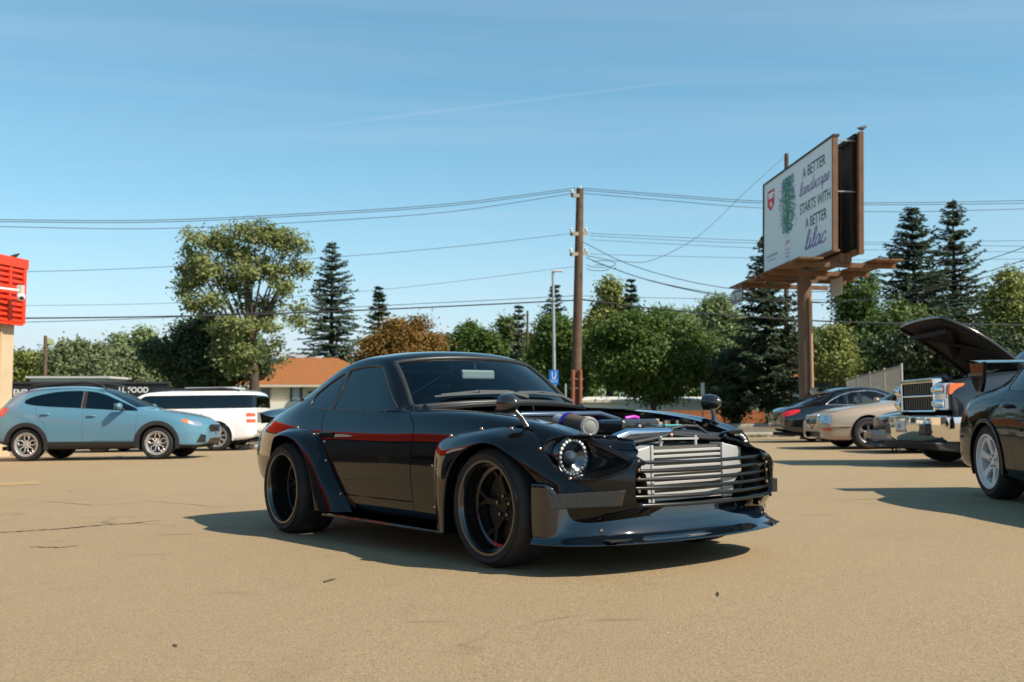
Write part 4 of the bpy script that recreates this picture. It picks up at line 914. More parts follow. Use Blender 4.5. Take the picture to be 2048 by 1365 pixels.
spruce('left one of the two tall spruces at the right', 1838, 410, 760, 190, 62, sprd, 1.7)
spruce('right one and taller of the two tall spruces', 1912, 396, 760, 175, 65, sprd, 1.6, gaps=.08)
leafy('yellow-green tree at the right edge below the spruces', 1940, 2110, 530, 760, 56, yel, 20000, .115, 14)
leafy('mid-green tree low between the tall spruces', 1700, 1960, 600, 770, 54, mid, 18000, .115, 14)
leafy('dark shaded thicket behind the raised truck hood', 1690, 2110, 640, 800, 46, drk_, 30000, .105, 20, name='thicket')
leafy('deep green tree filling the gap behind the coupe windshield', 925, 1085, 648, 800, 84, mid, 20000, .16, 18)
leafy('deep green tree between the street lamp and the big central tree', 1090, 1230, 628, 800, 82, lush, 20000, .16, 18)
leafy('deep green tree behind the right shoulder of the big central tree', 1330, 1500, 622, 800, 80, lush, 22000, .16, 18)
leafy('shaded green tree low behind the billboard spruce', 1560, 1680, 640, 790, 74, mid, 14000, .15, 14)
leafy('deep green tree low behind the rusty orange tree', 800, 930, 655, 790, 80, mid, 14000, .16, 14)
# a distant belt of woodland closing the horizon
bb = []; 
for _ in range(26000):
    x = rng.uniform(-150, 150); y = rng.uniform(105, 130); h = 6.5 + 2.2 * math.sin(x * .13) + 1.6 * math.sin(x * .37 + 1); bb.append((x, y, rng.uniform(0, 1) ** .6 * h))
bb = np.array(bb); nn = rng.normal(size=bb.shape) + np.array([.3, -.5, .6]); nn /= np.linalg.norm(nn, axis=1, keepdims=True)
o = quads('woodland', blades(bb, nn, rng.uniform(.35, .7, len(bb))), hazy, None); tag(o, 'far belt of hazy green woodland along the horizon', 'woodland', kind='stuff')
# ------------------------------------------------------------------ the black wide-body coupe
def build_coupe():
    Z = car_frame('sports_coupe', 'black wide-body sports coupe with open engine bay and silver intercooler in the foreground', .537, 5.509, .615, -.788)
    paint = mat('black gloss paint', (.003, .0033, .004), .04, 0, coat=.8, spec=.02)
    rubber = mat('window rubber', (.02, .021, .021), .42)
    carbon = mat('carbon weave', (.012, .012, .011), .22, coat=.8, var=.6, vscale=160, vcol=(.022, .021, .019), detail=1.)
    gls = glass('tinted coupe glass', (.74, .82, .83), 1.6); gld = glass('dark coupe glass', (.28, .34, .36), 1.75)
    silver = mat('brushed silver', (.46, .45, .43), .45, .45, bump=.05, bscale=300)
    dark = mat('bay black', (.010, .010, .011), .45, bump=.05)
    def st(x, pts):
        return [(x, *p) if len(p) == 2 else p for p in pts]
    S = [
     st(.715, [(.30,.345),(.478,.345),(.498,.385),(.505,.45),(.498,.515),(.480,.545),(.465,.551),(.450,.552),(.25,.572),(0,.577)]),
     st(.65, [(.35,.30),(.560,.32),(.588,.38),(.602,.46),(.590,.545),(.548,.583),(.512,.592),(.476,.594),(.26,.615),(0,.62)]),
     st(.505, [(.45,.22),(.680,.25),(.712,.33),(.728,.45),(.715,.57),(.665,.635),(.590,.654),(.515,.652),(.27,.672),(0,.678)]),
     st(.30, [(.50,.17),(.735,.19),(.762,.3),(.777,.45),(.768,.605),(.716,.700),(.636,.725),(.535,.712),(.28,.73),(0,.737)]),
     st(.0, [(.50,.16),(.755,.18),(.782,.3),(.796,.45),(.786,.640),(.736,.752),(.656,.779),(.555,.765),(.29,.772),(0,.78)]),
     st(-.35, [(.50,.16),(.750,.18),(.782,.29),(.798,.45),(.788,.655),(.739,.780),(.668,.808),(.576,.798),(.30,.805),(0,.815)]),
     st(-.68, [(.50,.16),(.742,.18),(.778,.29),(.800,.45),(.790,.665),(.736,.791),(.680,.818),(.61,.820),(.32,.846),(0,.853)]),
     st(-.92, [(.50,.16),(.738,.18),(.776,.29),(.800,.45),(.790,.668),(.728,.796),(-1.00,.692,.818),(-1.00,.660,.832),(-.86,.360,.856),(-.815,0,.864)]),
     st(-1.02, [(.50,.16),(.737,.18),(.776,.29),(.800,.45),(.790,.668),(.725,.798),(-1.07,.675,.862),(-1.06,.643,.880),(-.925,.353,.905),(-.885,0,.914)]),
     st(-1.20, [(.50,.16),(.737,.18),(.776,.29),(.800,.45),(.789,.668),(.724,.800),(-1.25,.627,1.003),(-1.23,.592,1.035),(-1.12,.331,1.062),(-1.09,0,1.070)]),
     st(-1.38, [(.50,.16),(.737,.18),(.776,.29),(.800,.45),(.788,.668),(.723,.802),(-1.43,.584,1.106),(-1.40,.543,1.146),(-1.31,.312,1.177),(-1.28,0,1.185)]),
     st(-1.50, [(.50,.16),(.737,.18),(.776,.29),(.800,.45),(.788,.668),(.723,.804),(-1.54,.573,1.128),(-1.51,.528,1.170),(-1.44,.307,1.204),(-1.41,0,1.213)]),
     st(-1.78, [(.50,.16),(.737,.18),(.776,.29),(.800,.45),(.788,.66),(.723,.808),(.575,1.125),(.520,1.174),(.302,1.214),(0,1.226)]),
     st(-2.05, [(.50,.16),(.738,.19),(.778,.30),(.802,.46),(.790,.67),(.723,.820),(.586,1.070),(.518,1.134),(.298,1.186),(0,1.198)]),
     st(-2.28, [(.50,.16),(.740,.20),(.780,.31),(.804,.47),(.790,.68),(.719,.838),(.604,.99),(.512,1.06),(.290,1.125),(0,1.14)]),
     st(-2.50, [(.50,.18),(.735,.22),(.775,.33),(.800,.49),(.782,.69),(.703,.845),(.603,.925),(.495,.978),(.272,1.05),(0,1.066)]),
     st(-2.80, [(.48,.24),(.705,.26),(.745,.36),(.765,.51),(.742,.69),(.662,.815),(.560,.868),(.460,.895),(.265,.95),(0,.964)]),
     st(-3.06, [(.44,.30),(.650,.32),(.688,.40),(.704,.53),(.680,.68),(.605,.770),(.520,.805),(.440,.820),(.26,.855),(0,.866)]),
     st(-3.17, [(.42,.34),(.610,.36),(.646,.43),(.660,.54),(.636,.66),(.572,.735),(.500,.762),(.430,.774),(.26,.80),(0,.808)]),
    ]
    S += capped(S, len(S) - 1, -.05, .56)
    K = Skin(S, 10, 7, .5)
    c_out = lambda C, n: np.abs(C[:, 1]) > .40
    K.cut('hood', [(-1, 7), (6.5, 7), (6.5, 10), (-1, 10)], 'uv', snap=False)
    K.cut('cowl', [(6.5, 7), (7.2, 7), (7.2, 10), (6.5, 10)], 'uv', snap=False)
    K.cut('windshield', [(7.2, 7), (9.8, 7), (9.8, 10), (7.2, 10)], 'uv', snap=False)
    K.cut('rear_glass', [(12.4, 7.43), (16.4, 7.43), (16.4, 10), (12.4, 10)], 'uv', snap=False)
    K.cut('void', circ(0, .31, .335), 'side', c_out); K.cut('void', circ(-2.305, .32, .345), 'side', c_out)
    K.cut('void', [(-.33, .0), (.33, .0), (.335, .31), (-.335, .31)], 'side', c_out); K.cut('void', [(-2.64, 0), (-1.97, 0), (-1.96, .32), (-2.65, .32)], 'side', c_out)
    scoop = chaikin([(.338, .662), (.332, .60), (.342, .53), (.41, .488), (.54, .475), (.62, .482), (.678, .51), (.708, .545), (.685, .574), (.60, .630), (.48, .670), (.40, .686)], 2)
    K.cut('void', scoop, 'side', c_out)
    inw = lambda C, n: (np.abs(C[:, 1]) > .40) & (C[:, 2] > .70)
    dlo = chaikin([(-1.03, .822), (-1.17, .90), (-1.40, 1.088), (-1.46, 1.108), (-1.70, 1.112), (-1.90, 1.085), (-2.06, 1.03), (-2.17, .975), (-2.225, .935), (-2.22, .875), (-2.14, .850), (-1.60, .830)], 1)
    K.cut('door_glass', dlo, 'side', inw, only=['body'])
    K.cut('frame', [(-1.87, .70), (-1.82, 1.3), (-1.86, 1.3), (-1.91, .70)], 'side', inw, only=['door_glass'])
    K.cut('quarter_glass', [(-1.90, .7), (-1.85, 1.3), (-2.6, 1.3), (-2.6, .7)], 'side', inw, only=['door_glass'])
    K.cut('door', [(-.765, .305), (-.765, .70), (-.80, .75), (-.90, .805), (-1.02, .814), (-1.60, .824), (-1.95, .838), (-1.93, .76), (-1.86, .66), (-1.76, .56), (-1.58, .305)], 'side', c_out, only=['body'])
    K.cut('fender', [(-.765, .0), (-.765, .70), (-.80, .745), (-.90, .80), (-.96, .84), (-.6, .95), (1, .95), (1, .0)], 'side', lambda C, n: np.abs(C[:, 1]) > .3, only=['body'])
    K.panel('body_shell', ['body', 'frame'], paint, Z)
    for s in (1, -1):
        K.panel('front_fender', 'fender', paint, Z, s, flange=.02)
        d = K.panel('door', 'door', paint, Z, s, gap=.004)
        h = MB(); yy = K.ysurf(-1.80, .668) * s
        h.box((-1.89, yy - .004 * s, .655), (-1.72, yy + .012 * s, .695)).build('door_handle', paint, d, bevel=.008)
        MB().ball((-1.82, yy + .002 * s, .632), .010, 12).build('door_lock', ALU, d, smooth=60)
        K.panel('door_glass', 'door_glass', gld, Z, s, flange=.004, off=-.006, gap=-.002)
        sl = MB()
        for lp in K.last_loops: sl.tube(lp, .008, 6, closed=True)
        sl.build('window_seal', rubber, Z, smooth=60)
        K.panel('quarter_glass', 'quarter_glass', gld, Z, s, flange=.004, off=-.006, gap=-.002)
        sl = MB()
        for lp in K.last_loops: sl.tube(lp, .009, 6, closed=True)
        sl.build('window_seal', rubber, Z, smooth=60)
        # round badge on the sail panel
        yb = K.ysurf(-2.46, .90); em = MB(); em.ball((-2.44, s * (yb + .002), .905), .024, 16, (1.5, .25, 1.)); em.build('pillar_badge', mat('dark badge', (.03, .025, .02), .3, .5), Z, smooth=60)
    K.panel('windshield', 'windshield', gls, Z, 0, flange=.004, off=-.004, gap=-.004)
    ws = MB()
    for lp in K.last_loops: ws.tube(lp, .017, 8, closed=True)
    ws.build('windshield_seal', rubber, Z, smooth=60)
    K.panel('cowl_panel', 'cowl', mat('cowl satin black', (.012, .012, .012), .28, coat=.3), Z, 0)
    K.panel('rear_glass', 'rear_glass', gls, Z, 0, flange=.004, off=-.004)
    # floor pan and inner body so that no light leaks through
    u = MB(); u.box((-3.05, -.60, .17), (.45, .60, .22)); u.box((-3.05, -.45, .22), (-2.75, .45, .60)); u.build('floor_pan', BLACKM, Z)
    MB().box((.30, -.62, .192), (.66, .62, .20)).build('light_block_tray', BLACKM, Z)  # plate added below the nose to block sun leaking through the grille
    fw_ = MB(); fw_.box((-.80, -.66, .2), (-.74, .66, .80)); fw_.build('firewall', dark, Z)
    for s in (1, -1):
        iw = MB(); P = []
        for x, y, z in [(.70, .45, .545), (.65, .474, .588), (.505, .512, .647), (.30, .532, .707), (0, .552, .760), (-.35, .573, .793), (-.70, .607, .815)]:
            P.append([(x, s * y, z - .004), (x, s * (y + .006), z - .03), (x, s * (y - .03), z - .05), (x, s * (y - .05), .30)])
        iw.grid(P); iw.build('inner_fender', dark, Z, smooth=40)
        wheel_well(Z, 0, .31, .338, .50, .81, s); wheel_well(Z, -2.305, .32, .348, .50, .81, s)
    # wide-body flares
    brk = mat('copper bolt', (.55, .36, .25), .25, 1.)
    b0 = MB(); b0.lathe([(.0095, 0), (.0095, .004), (.007, .007), (.001, .008)], 'z', n=10); bolt = b0.build('bolt', brk, Z, smooth=40); bolt.hide_render = False
    first = [True]
    def put_bolt(p, n):
        q = Vector(n).to_track_quat('Z', 'Y').to_euler()
        if first[0]: bolt.location = p; bolt.rotation_euler = q; first[0] = False; return
        inst('bolt', bolt, Z, p, q)
    def flare(name, att, lip, ylip, nb, s, extra=.0):
        n = 60; A = resample(spline(att, 10), n); L = resample(spline(lip, 10), n)
        ys = np.array([K.ysurf(min(max(a[0], -3.1), .76), max(a[1], .22)) for a in A]); 
        ker = np.ones(9) / 9; ys = np.convolve(np.pad(ys, 4, mode='edge'), ker, 'valid')
        yl = np.interp(A[:, 0], [-2.70, -2.32], [.80, ylip]) if ylip > .879 else np.interp(A[:, 0], [.22, .52], [ylip, .775]); e = np.linspace(0, 1, n)
        P = []
        for i in range(n):
            a = np.array([A[i][0], ys[i] + .004, A[i][1]]); l = np.array([L[i][0], yl[i], L[i][1]]); d = l - a
            m1 = a + d * .06 + np.array([0, .006, 0]); m2 = a + d * .45 + np.array([0, (yl[i] - a[1]) * .30, 0]); m3 = a + d * .88 + np.array([0, (yl[i] - a[1]) * .09, 0])
            c_ = np.array([L[n // 2][0], 0, .25]); ind = np.array([c_[0] - l[0], 0, c_[2] - l[2]]); ind /= np.linalg.norm(ind)
            l2 = l + ind * .004 - np.array([0, .012, 0]); l3 = np.array([l[0], ys[i] - .05, l[2]])
            P.append([a - np.array([0, .012, 0]), a, m1, m2, m3, l, l2, l3])
        P = np.array(P); Q = np.swapaxes(bs_eval(np.swapaxes(sharpen(np.swapaxes(P, 0, 1), .55), 0, 1).swapaxes(0, 1), 5), 0, 1)
        Q[:, :, 1] *= s
        m_ = MB(); m_.grid([[tuple(p) for p in r] for r in Q]); m_.build(name, paint, Z, smooth=50)
        for k_ in range(nb):
            i = int((k_ + .5) / nb * n); i = min(max(i, 0), n - 1); a, m2 = P[i][1], P[i][2]
            p = a + (P[i][3] - a) * .10 + np.array([0, .006, 0]); put_bolt((p[0], s * p[1], p[2]), (0, s, .25))
    attF = [(-.53, .18), (-.53, .40), (-.515, .60), (-.40, .675), (-.15, .716), (.08, .722), (.26, .685), (.42, .535), (.52, .48), (.60, .42)]
    lipF = [(-.34, .18), (-.335, .33), (-.30, .47), (-.21, .575), (-.06, .638), (.08, .645), (.21, .60), (.32, .51), (.39, .41), (.42, .34)]
    attR = [(-1.50, .20), (-1.57, .30), (-1.68, .43), (-1.80, .58), (-1.93, .675), (-2.12, .72), (-2.34, .715), (-2.50, .665), (-2.61, .56), (-2.67, .40)]
    lipR = [(-1.76, .20), (-1.80, .33), (-1.86, .47), (-1.95, .575), (-2.08, .645), (-2.25, .672), (-2.40, .650), (-2.51, .585), (-2.595, .48), (-2.64, .36)]
    for s in (1, -1):
        flare('front_flare', attF, lipF, .868, 7, s); flare('rear_flare', attR, lipR, .885, 6, s)
    # headlight scoops
    for s in (1, -1):
        n = 64; c = np.array([.56, .58]); A = resample(np.vstack([scoop, scoop[:1]]), n + 1)[:-1]; P = []
        O = [np.array([a[0], K.ysurf(a[0], a[1]) - .003, a[1]]) for a in A]
        O = [(O[i - 1] + O[i] + O[(i + 1) % n]) / 3 for i in range(n)]
        rings = []
        for t, r_, xx in ((0, 0, 0), (.12, 0, 0), (.5, 0, 0), (.9, 0, 0), (1, 0, 0)):
            rg = []
            for o_, a in zip(O, A):
                ph = math.atan2(a[1] - .578, (a[0] - .50) * .6); R = .104
                e = np.array([  .385 - (.02 * (1 - t)), .612 - R * math.cos(ph), .578 + R * math.sin(ph)])
                q = o_ + (e - o_) * (t if t != .12 else .04); q = q - np.array([0, .02 * math.sin(PI * min(1, t * 1.2)), 0]); rg.append((q[0], s * q[1], q[2]))
            rings.append(rg + rg[:1])
        m_ = MB(); m_.grid(rings); m_.build('headlight_bucket', mat('bucket satin black', (.006, .006, .007), .22), Z, smooth=70)
        lpth = [Vector((o_[0], s * (o_[1] + .003), o_[2])) for o_ in O]
        MB().tube(lpth, .006, 6, closed=True).build('scoop_lip', paint, Z, smooth=60)
        hl = MB(); cx, cy, cz_ = .395, s * .612, .578
        hl.lathe([(.001, -.035), (.03, -.03), (.06, -.012), (.082, .006), (.096, .012), (.102, .012), (.106, 0), (.106, -.03)], 'x', (cx, cy, cz_), 40)
        H = hl.build('headlight', mat('headlight reflector', (.12, .13, .145), .15, 1.), Z, smooth=40)
        ld = MB()
        for i in range(24):
            a = 2 * PI * i / 24; ld.ball((cx + .008, cy + .082 * math.cos(a), cz_ + .082 * math.sin(a)), .0088, 8)
        ld.build('led_ring', mat('frosted bead', (.85, .85, .83), .2), H, smooth=60)
        pl = MB(); pl.lathe([(.001, .018), (.016, .016), (.028, .008), (.034, -.004), (.036, -.02)], 'x', (cx, cy, cz_ - .004), 28)
        pl.build('projector', mat('projector glass', (.04, .06, .08), .03, coat=1.), H, smooth=60)
        ln = MB(); ln.lathe([(.001, .024), (.04, .022), (.075, .018), (.096, .012), (.1, .01)], 'x', (cx, cy, cz_), 40)
        ln.build('lens', glass('clear lens', (.92, .94, .95), 1.25), H, smooth=60)
    # front air dam and splitter lip
    half = [(.335, .815), (.40, .805), (.46, .775), (.52, .715), (.575, .635), (.625, .535), (.668, .39), (.698, .20), (.706, 0)]
    plan = np.array(half + [(x, -y) for x, y in half[-2::-1]]); plan = resample(spline(plan, 10), 90)
    tn = np.gradient(plan, axis=0); tn /= np.linalg.norm(tn, axis=1, keepdims=True); nr = np.stack([-tn[:, 1], tn[:, 0]], 1)
    if (nr[45, 0] < 0): nr = -nr
    P = []
    for i in range(90):
        rise = float(np.clip((.52 - plan[i][0]) / .10, 0, 1)); rise = rise * rise * (3 - 2 * rise); top = .342 + .115 * rise; kk = 1 - rise
        prof = [(-.05 - .06 * kk, top - .004), (-.046 * kk, top + .004 * kk), (.004 - .043 * kk, top - .008), (.006 - .040 * kk, .290 + .05 * rise), (.004 - .024 * kk, .240), (-.002, .208), (.012 + .020 * kk, .190), (.016 + .026 * kk, .181), (.014 + .024 * kk, .172), (-.10, .170)]
        P.append([(plan[i][0] + nr[i][0] * o_ + (.0), plan[i][1] + nr[i][1] * o_, z) for o_, z in prof])
    Q = np.swapaxes(bs_eval(np.swapaxes(sharpen(np.swapaxes(np.array(P), 0, 1), .6), 0, 1).swapaxes(0, 1), 4), 0, 1)
    m_ = MB(); m_.grid([[tuple(p) for p in r] for r in Q]); dm_ = mat('air dam gloss', (.003, .006, .010), .05, coat=1., spec=.35); dm_.node_tree.nodes['Principled BSDF'].inputs['Coat IOR'].default_value = 1.62
    m_.build('air_dam', dm_, Z, smooth=50)
    for s in (1, -1):
        mk = MB(); mk.prism([(.455, .412), (.690, .430), (.672, .356), (.468, .345)], 0, .05, 'y')
        for i, p in enumerate(mk.v):
            f = max(0, (p[0] - .455) / .235); mk.v[i] = (p[0], s * (.805 - .250 * f ** 1.15 + p[1] - .03), p[2])
        mk.build('side_marker', mat('marker carbon', (.010, .010, .009), .45, var=.6, vscale=160, vcol=(.03, .028, .024), detail=1.), Z, bevel=.004)
    for s in (1, -1):
        for fi, fj in ((14, 12), (16, 16), (19, 8), (26, 7)):
            p_ = Q[fi if s > 0 else -1 - fi][fj]; put_bolt((p_[0] + .002, p_[1] + .002 * s, p_[2]), (1, s * .9, .25))
    # grille bars
    n0 = 6
    for i in range(n0):
        z = .552 - i * .0395; w = .468 + .006 * i; g = MB(); bow = .045 + .006 * i
        P = [(.672 + .006 * i * .5 + bow * (1 - (y / w) ** 2), y, z - .006 * (1 - (y / w) ** 2)) for y in np.linspace(-w, w, 25)]
        g.tube(P, .0095, 8); g.build('grille_bar', mat('grille gunmetal', (.06, .06, .058), .25, .9), Z, smooth=60)
    for s in (1, -1):
        gp = MB(); gp.beam((.675, s * .473, .57), (.69, s * .503, .345), .02, .012); gp.build('grille_post', paint, Z)
        fp = MB(); fp.grid([[(.705, s * .478, .55), (.60, s * .470, .57)], [(.705, s * .505, .34), (.60, s * .50, .34)]]); fp.build('grille_cheek', dark, Z)
        for z in (.56, .52, .48, .42): put_bolt((.70, s * (.47), z), (1, 0, 0))
    # intercooler
    ic = MB(); ic.box((.525, -.272, .35), (.57, .272, .618)); IC = ic.build('intercooler', mat('fin dark alu', (.11, .10, .085), .6, .5), Z)
    nb = 10
    for i in range(nb):
        z0 = .352 + i * .0262; MB().box((.523, -.27, z0), (.582, .27, z0 + .0135)).build('core_bar', silver, IC, bevel=.002)
    for s in (1, -1):
        tk = MB(); tk.prism([(s * .272, .345), (s * .272, .624), (s * .412, .598), (s * .412, .47), (s * .35, .42), (s * .33, .345)], .51, .588, 'x'); tk.build('end_tank', silver, IC, bevel=.006)
        MB().box((.505, s * .262 - .008, .345), (.592, s * .262 + .008, .626)).build('header_plate', silver, IC, bevel=.002)
    # radiator, supports and engine bay contents
    rd = MB(); rd.box((.37, -.34, .30), (.44, .34, .625)); rd.build('radiator', dark, Z, bevel=.004)
    tp = MB(); tp.tube([(.43, y, .655 + .022 * math.cos(y * 4) - .01) for y in np.linspace(-.40, .46, 12)], .030, 10); tp.build('radiator_shroud', dark, Z, smooth=50)
    cs = MB(); cs.tube([(.47, -.44, .62), (.47, -.15, .648), (.47, 0, .672), (.47, .15, .656), (.47, .44, .632)], .014, 8); cs.build('core_support', dark, Z, smooth=60)
    br = MB(); br.beam((  .555, -.165, .655), (.535, .132, .650), .012, .010); 
    for y in (-.145, .113): br.tube([(.535, y, .61), (.535, y, .668)], .009, 8)
    br.build('intercooler_bracket', silver, Z, smooth=40)
    MB().ball((.49, -.02, .668), .014, 10).build('latch', mat('copper latch', (.5, .22, .14), .35, .8), Z, smooth=50)
    flt = MB(); ax0, ax1 = Vector((.30, -.405, .718)), Vector((-.02, -.30, .745)); d = (ax1 - ax0).normalized()
    def along(lst, m, name, par=Z, n=28, sm=40):
        b = MB(); b.lathe([(r, h) for r, h in lst], 'z', n=n); b.xf(Matrix.Translation(ax0) @ d.to_track_quat('Z', 'Y').to_matrix().to_4x4()); return b.build(name, m, par, smooth=sm)
    F_ = along([(.044, .012), (.046, .13), (.05, .24), (.05, .25)], mat('filter gauze', (.10, .075, .05), .8, bump=.6, bscale=90), 'air_filter')
    along([(.001, -.002), (.046, -.002), (.05, .001), (.05, .016), (.044, .018)], mat('filter cap grey', (.16, .165, .16), .5, bump=.1), 'filter_cap', F_)
    along([(.001, -.004), (.030, -.004), (.032, -.0025), (.036, -.0025), (.038, -.004), (.041, -.004)], mat('filter cap print', (.2, .2, .19), .6), 'cap_emboss', F_)
    along([(.051, .235), (.054, .24), (.054, .275), (.03, .30)], mat('purple anodised', (.06, .015, .42), .3, .6), 'filter_collar', F_)
    along([(.034, .29), (.034, .42)], silver, 'intake_pipe', F_)
    ab = MB(); ab.box((.02, -.10, .675), (.22, .19, .752)); ab.build('air_box', carbon, Z, bevel=.02)
    vc = MB(); vc.box((-.65, -.10, .60), (.0, .06, .74)); vc.build('valve_cover', mat('valve cover black', (.02, .018, .02), .35, .3), Z, bevel=.02)
    hv = MB(); hv.tube([(.10, .04, .758), (.12, .09, .765), (.10, .14, .758)], .010, 8); hv.build('vacuum_hose', mat('magenta hose', (.45, .03, .40), .4), Z, smooth=60)
    en = MB(); en.box((-.70, -.22, .25), (.25, .20, .62)); en.build('engine_block', dark, Z, bevel=.01)
    cp = MB(); cp.tube([(.42, -.42, .62), (.43, -.36, .655), (.44, -.28, .684), (.44, -.12, .686), (.43, .02, .684), (.40, .12, .676)], [.028, .03, .024, .022, .022, .02], 10); cp.build('charge_pipe', mat('polished pipe', (.55, .6, .68), .15, 1.), Z, smooth=60)
    rs = MB(); rs.lathe([(.001, .035), (.035, .035), (.04, .028), (.04, -.03), (.02, -.05)], 'z', (.33, .12, .685), 16); R_ = rs.build('coolant_tank', silver, Z, smooth=40)
    tq = MB(); tq.box((.28, .06, .712), (.38, .19, .722)); tq.build('tank_plate', mat('turquoise anodised', (.10, .36, .36), .35, .4), R_, bevel=.003)
    for x, y in ((.30, .08), (.36, .08), (.30, .17), (.36, .17), (.33, .12)): MB().lathe([(.010, .72), (.010, .74), (.004, .745)], 'z', (x, y, 0), 8).build('fitting', brk, R_, smooth=40)
    hs = MB(); hs.tube([(.42, .06, .70), (.43, .15, .715), (.44, .24, .71), (.45, .30, .675), (.45, .33, .62)], .008, 8); hs.build('coolant_hose', BLACKPL, Z, smooth=60)
    for s in (1, -1):
        MB().ball((-.42, s * .47, .70), .07, 16, (1, 1, .35)).build('strut_top', dark, Z, smooth=60)
        cl = MB(); cl.tube([(.52, s * .40, .50), (.56, s * .42, .47), (.58, s * .43, .42), (.56, s * .41, .37)], .02, 8); cl.build('charge_hose', dark, Z, smooth=60)
        for x in (.18, .38, .54):
            yv = np.interp(x, [0, .3, .505, .65], [.553, .535, .515, .476]); zv = np.interp(x, [0, .3, .505, .65], [.765, .712, .652, .594]); put_bolt((x, s * (yv - .004), zv - .016), (0, -s, .3))
    # more of the bay: brace, reservoirs, fans, rails, plumbing and looms
    sb_ = MB(); sb_.tube([(-.42, -.50, .745), (-.38, -.30, .785), (-.38, .30, .785), (-.42, .50, .745)], .016, 10); sb_.build('strut_brace', mat('brace blue grey', (.12, .16, .22), .3, .7), Z, smooth=60)
    fr_ = MB(); fr_.tube([(-.55, .12, .735), (.05, .12, .735)], .012, 8); FR_ = fr_.build('fuel_rail', mat('purple anodised', (.06, .015, .42), .3, .6), Z, smooth=60)
    for i_ in range(6): MB().tube([(-.50 + i_ * .10, .12, .73), (-.50 + i_ * .10, .18, .68)], .011, 7).build('injector', silver, FR_, smooth=60)
    for i_, (x, y, z, r, h, m__) in enumerate([(-.62, .40, .70, .045, .08, mat('reservoir milk', (.55, .50, .38), .5)), (-.60, .30, .72, .028, .06, MATS['reservoir milk']), (-.05, .42, .66, .05, .09, silver), (.18, .38, .63, .035, .08, dark)]):
        MB().lathe([(.001, h), (r * .6, h), (r * .62, h * .82), (r, h * .78), (r, -.08)], 'z', (x, y, z), 14).build('reservoir', m__, Z, smooth=40)
    for y in (-.17, .17):
        fn = MB(); fn.lathe([(.15, -.01), (.15, .02), (.14, .02), (.14, -.01)], 'x', (.355, y, .47), 26)
        for a in np.linspace(0, 2 * PI, 7, endpoint=False): fn.beam((.36, y, .47), (.36, y + .14 * math.cos(a), .47 + .14 * math.sin(a)), .03, .004, (1, 0, 0))
        fn.build('cooling_fan', BLACKPL, Z)
    rngz = random.Random(3)
    for i_ in range(9):
        y0 = rngz.uniform(-.45, .45); x0 = rngz.uniform(-.5, .3); pts = [(x0, y0, .66 + rngz.uniform(0, .05))]
        for k_ in range(3): pts.append((pts[-1][0] + rngz.uniform(-.05, .16), pts[-1][1] + rngz.uniform(-.14, .14), .67 + rngz.uniform(-.03, .07)))
        pts = [(min(p_[0], .36), max(-.46, min(.46, p_[1])), p_[2]) for p_ in pts]
        MB().tube(spline(pts, 5), rngz.choice([.006, .008, .013]), 7).build('hose', rngz.choice([BLACKPL, BLACKPL, dark, silver, mat('red hose', (.25, .015, .01), .5)]), Z, smooth=60)
    bt = MB(); bt.box((-.62, -.50, .52), (-.40, -.33, .73)); bt.build('battery', BLACKPL, Z, bevel=.01)
    for y in (-.46, -.37): MB().lathe([(.012, .73), (.012, .75), (.001, .752)], 'z', (-.5, y, 0), 8).build('battery_terminal', brk, Z)
    # bullet mirrors
    for s in (1, -1):
        st_ = MB(); st_.tube([(.165, s * .700, .718), (.145, s * .715, .765), (.115, s * .738, .805), (.10, s * .752, .835)], [.019, .0135, .0125, .015], 10); M1 = st_.build('wing_mirror', carbon, Z, smooth=60)
        hd = MB(); hd.lathe([(.001, .078), (.018, .073), (.034, .056), (.046, .028), (.050, -.005), (.049, -.03), (.045, -.032)], 'x', (.085, s * .760, .842), 28); hd.build('mirror_shell', carbon, M1, smooth=60)
        gg = MB(); gg.lathe([(.001, 0), (.045, 0), (.045, -.003)], 'x', (.054, s * .760, .842), 24); gg.build('mirror_glass', CHROME, M1)
    # wipers
    for y0, y1 in ((-.46, .02), (.06, .52)):
        def wp(y, up): t = abs(y) / .66; q_ = .025 + .055 * up; return (-.815 - .185 * t ** 2 - q_, y, .866 - .034 * t ** 2 + q_ * .69 + .026)
        ym = (y0 + y1) / 2
        w = MB(); w.tube([wp(y0, .45), wp(ym, .70), wp(y1, .45)], .008, 6); w.tube([wp(ym, .62), wp((ym + y1) / 2 + .08, .55), wp(y1 + .09, -.30)], [.011, .009, .014], 6)
        w.tube([wp(y, .30) for y in np.linspace(y0 - .04, y1 + .02, 8)], .007, 6); w.build('wiper', mat('wiper satin', (.16, .155, .15), .35, .6), Z, smooth=40)
    # cabin
    ins = mat('cabin trim', (.02, .02, .02), .8)
    ds = MB(); ds.box((-1.18, -.60, .70), (-.86, .60, .815)); ds.build('dashboard', ins, Z, bevel=.03)
    for s in (1, -1):
        se = MB(); se.box((-1.95, s * .34 - .22, .28), (-1.45, s * .34 + .22, .42)); se.build('seat', ins, Z, bevel=.04)
        sb = MB(); sb.prism([(-1.98, .35), (-1.85, .35), (-2.05, .92), (-2.13, .92)], s * .34 - .21, s * .34 + .21); sb.build('seat_back', ins, Z, bevel=.04)
        hr = MB(); hr.box((-2.14, s * .34 - .12, .90), (-2.06, s * .34 + .12, 1.02)); hr.build('head_rest', ins, Z, bevel=.03)
    sw = MB(); sw.tube([(-1.28 + .05 * math.sin(a), .34 + .17 * math.cos(a), .76 + .16 * math.sin(a)) for a in np.linspace(0, 2 * PI, 24, endpoint=False)], .014, 8, closed=True); sw.build('steering_wheel', ins, Z, smooth=60)
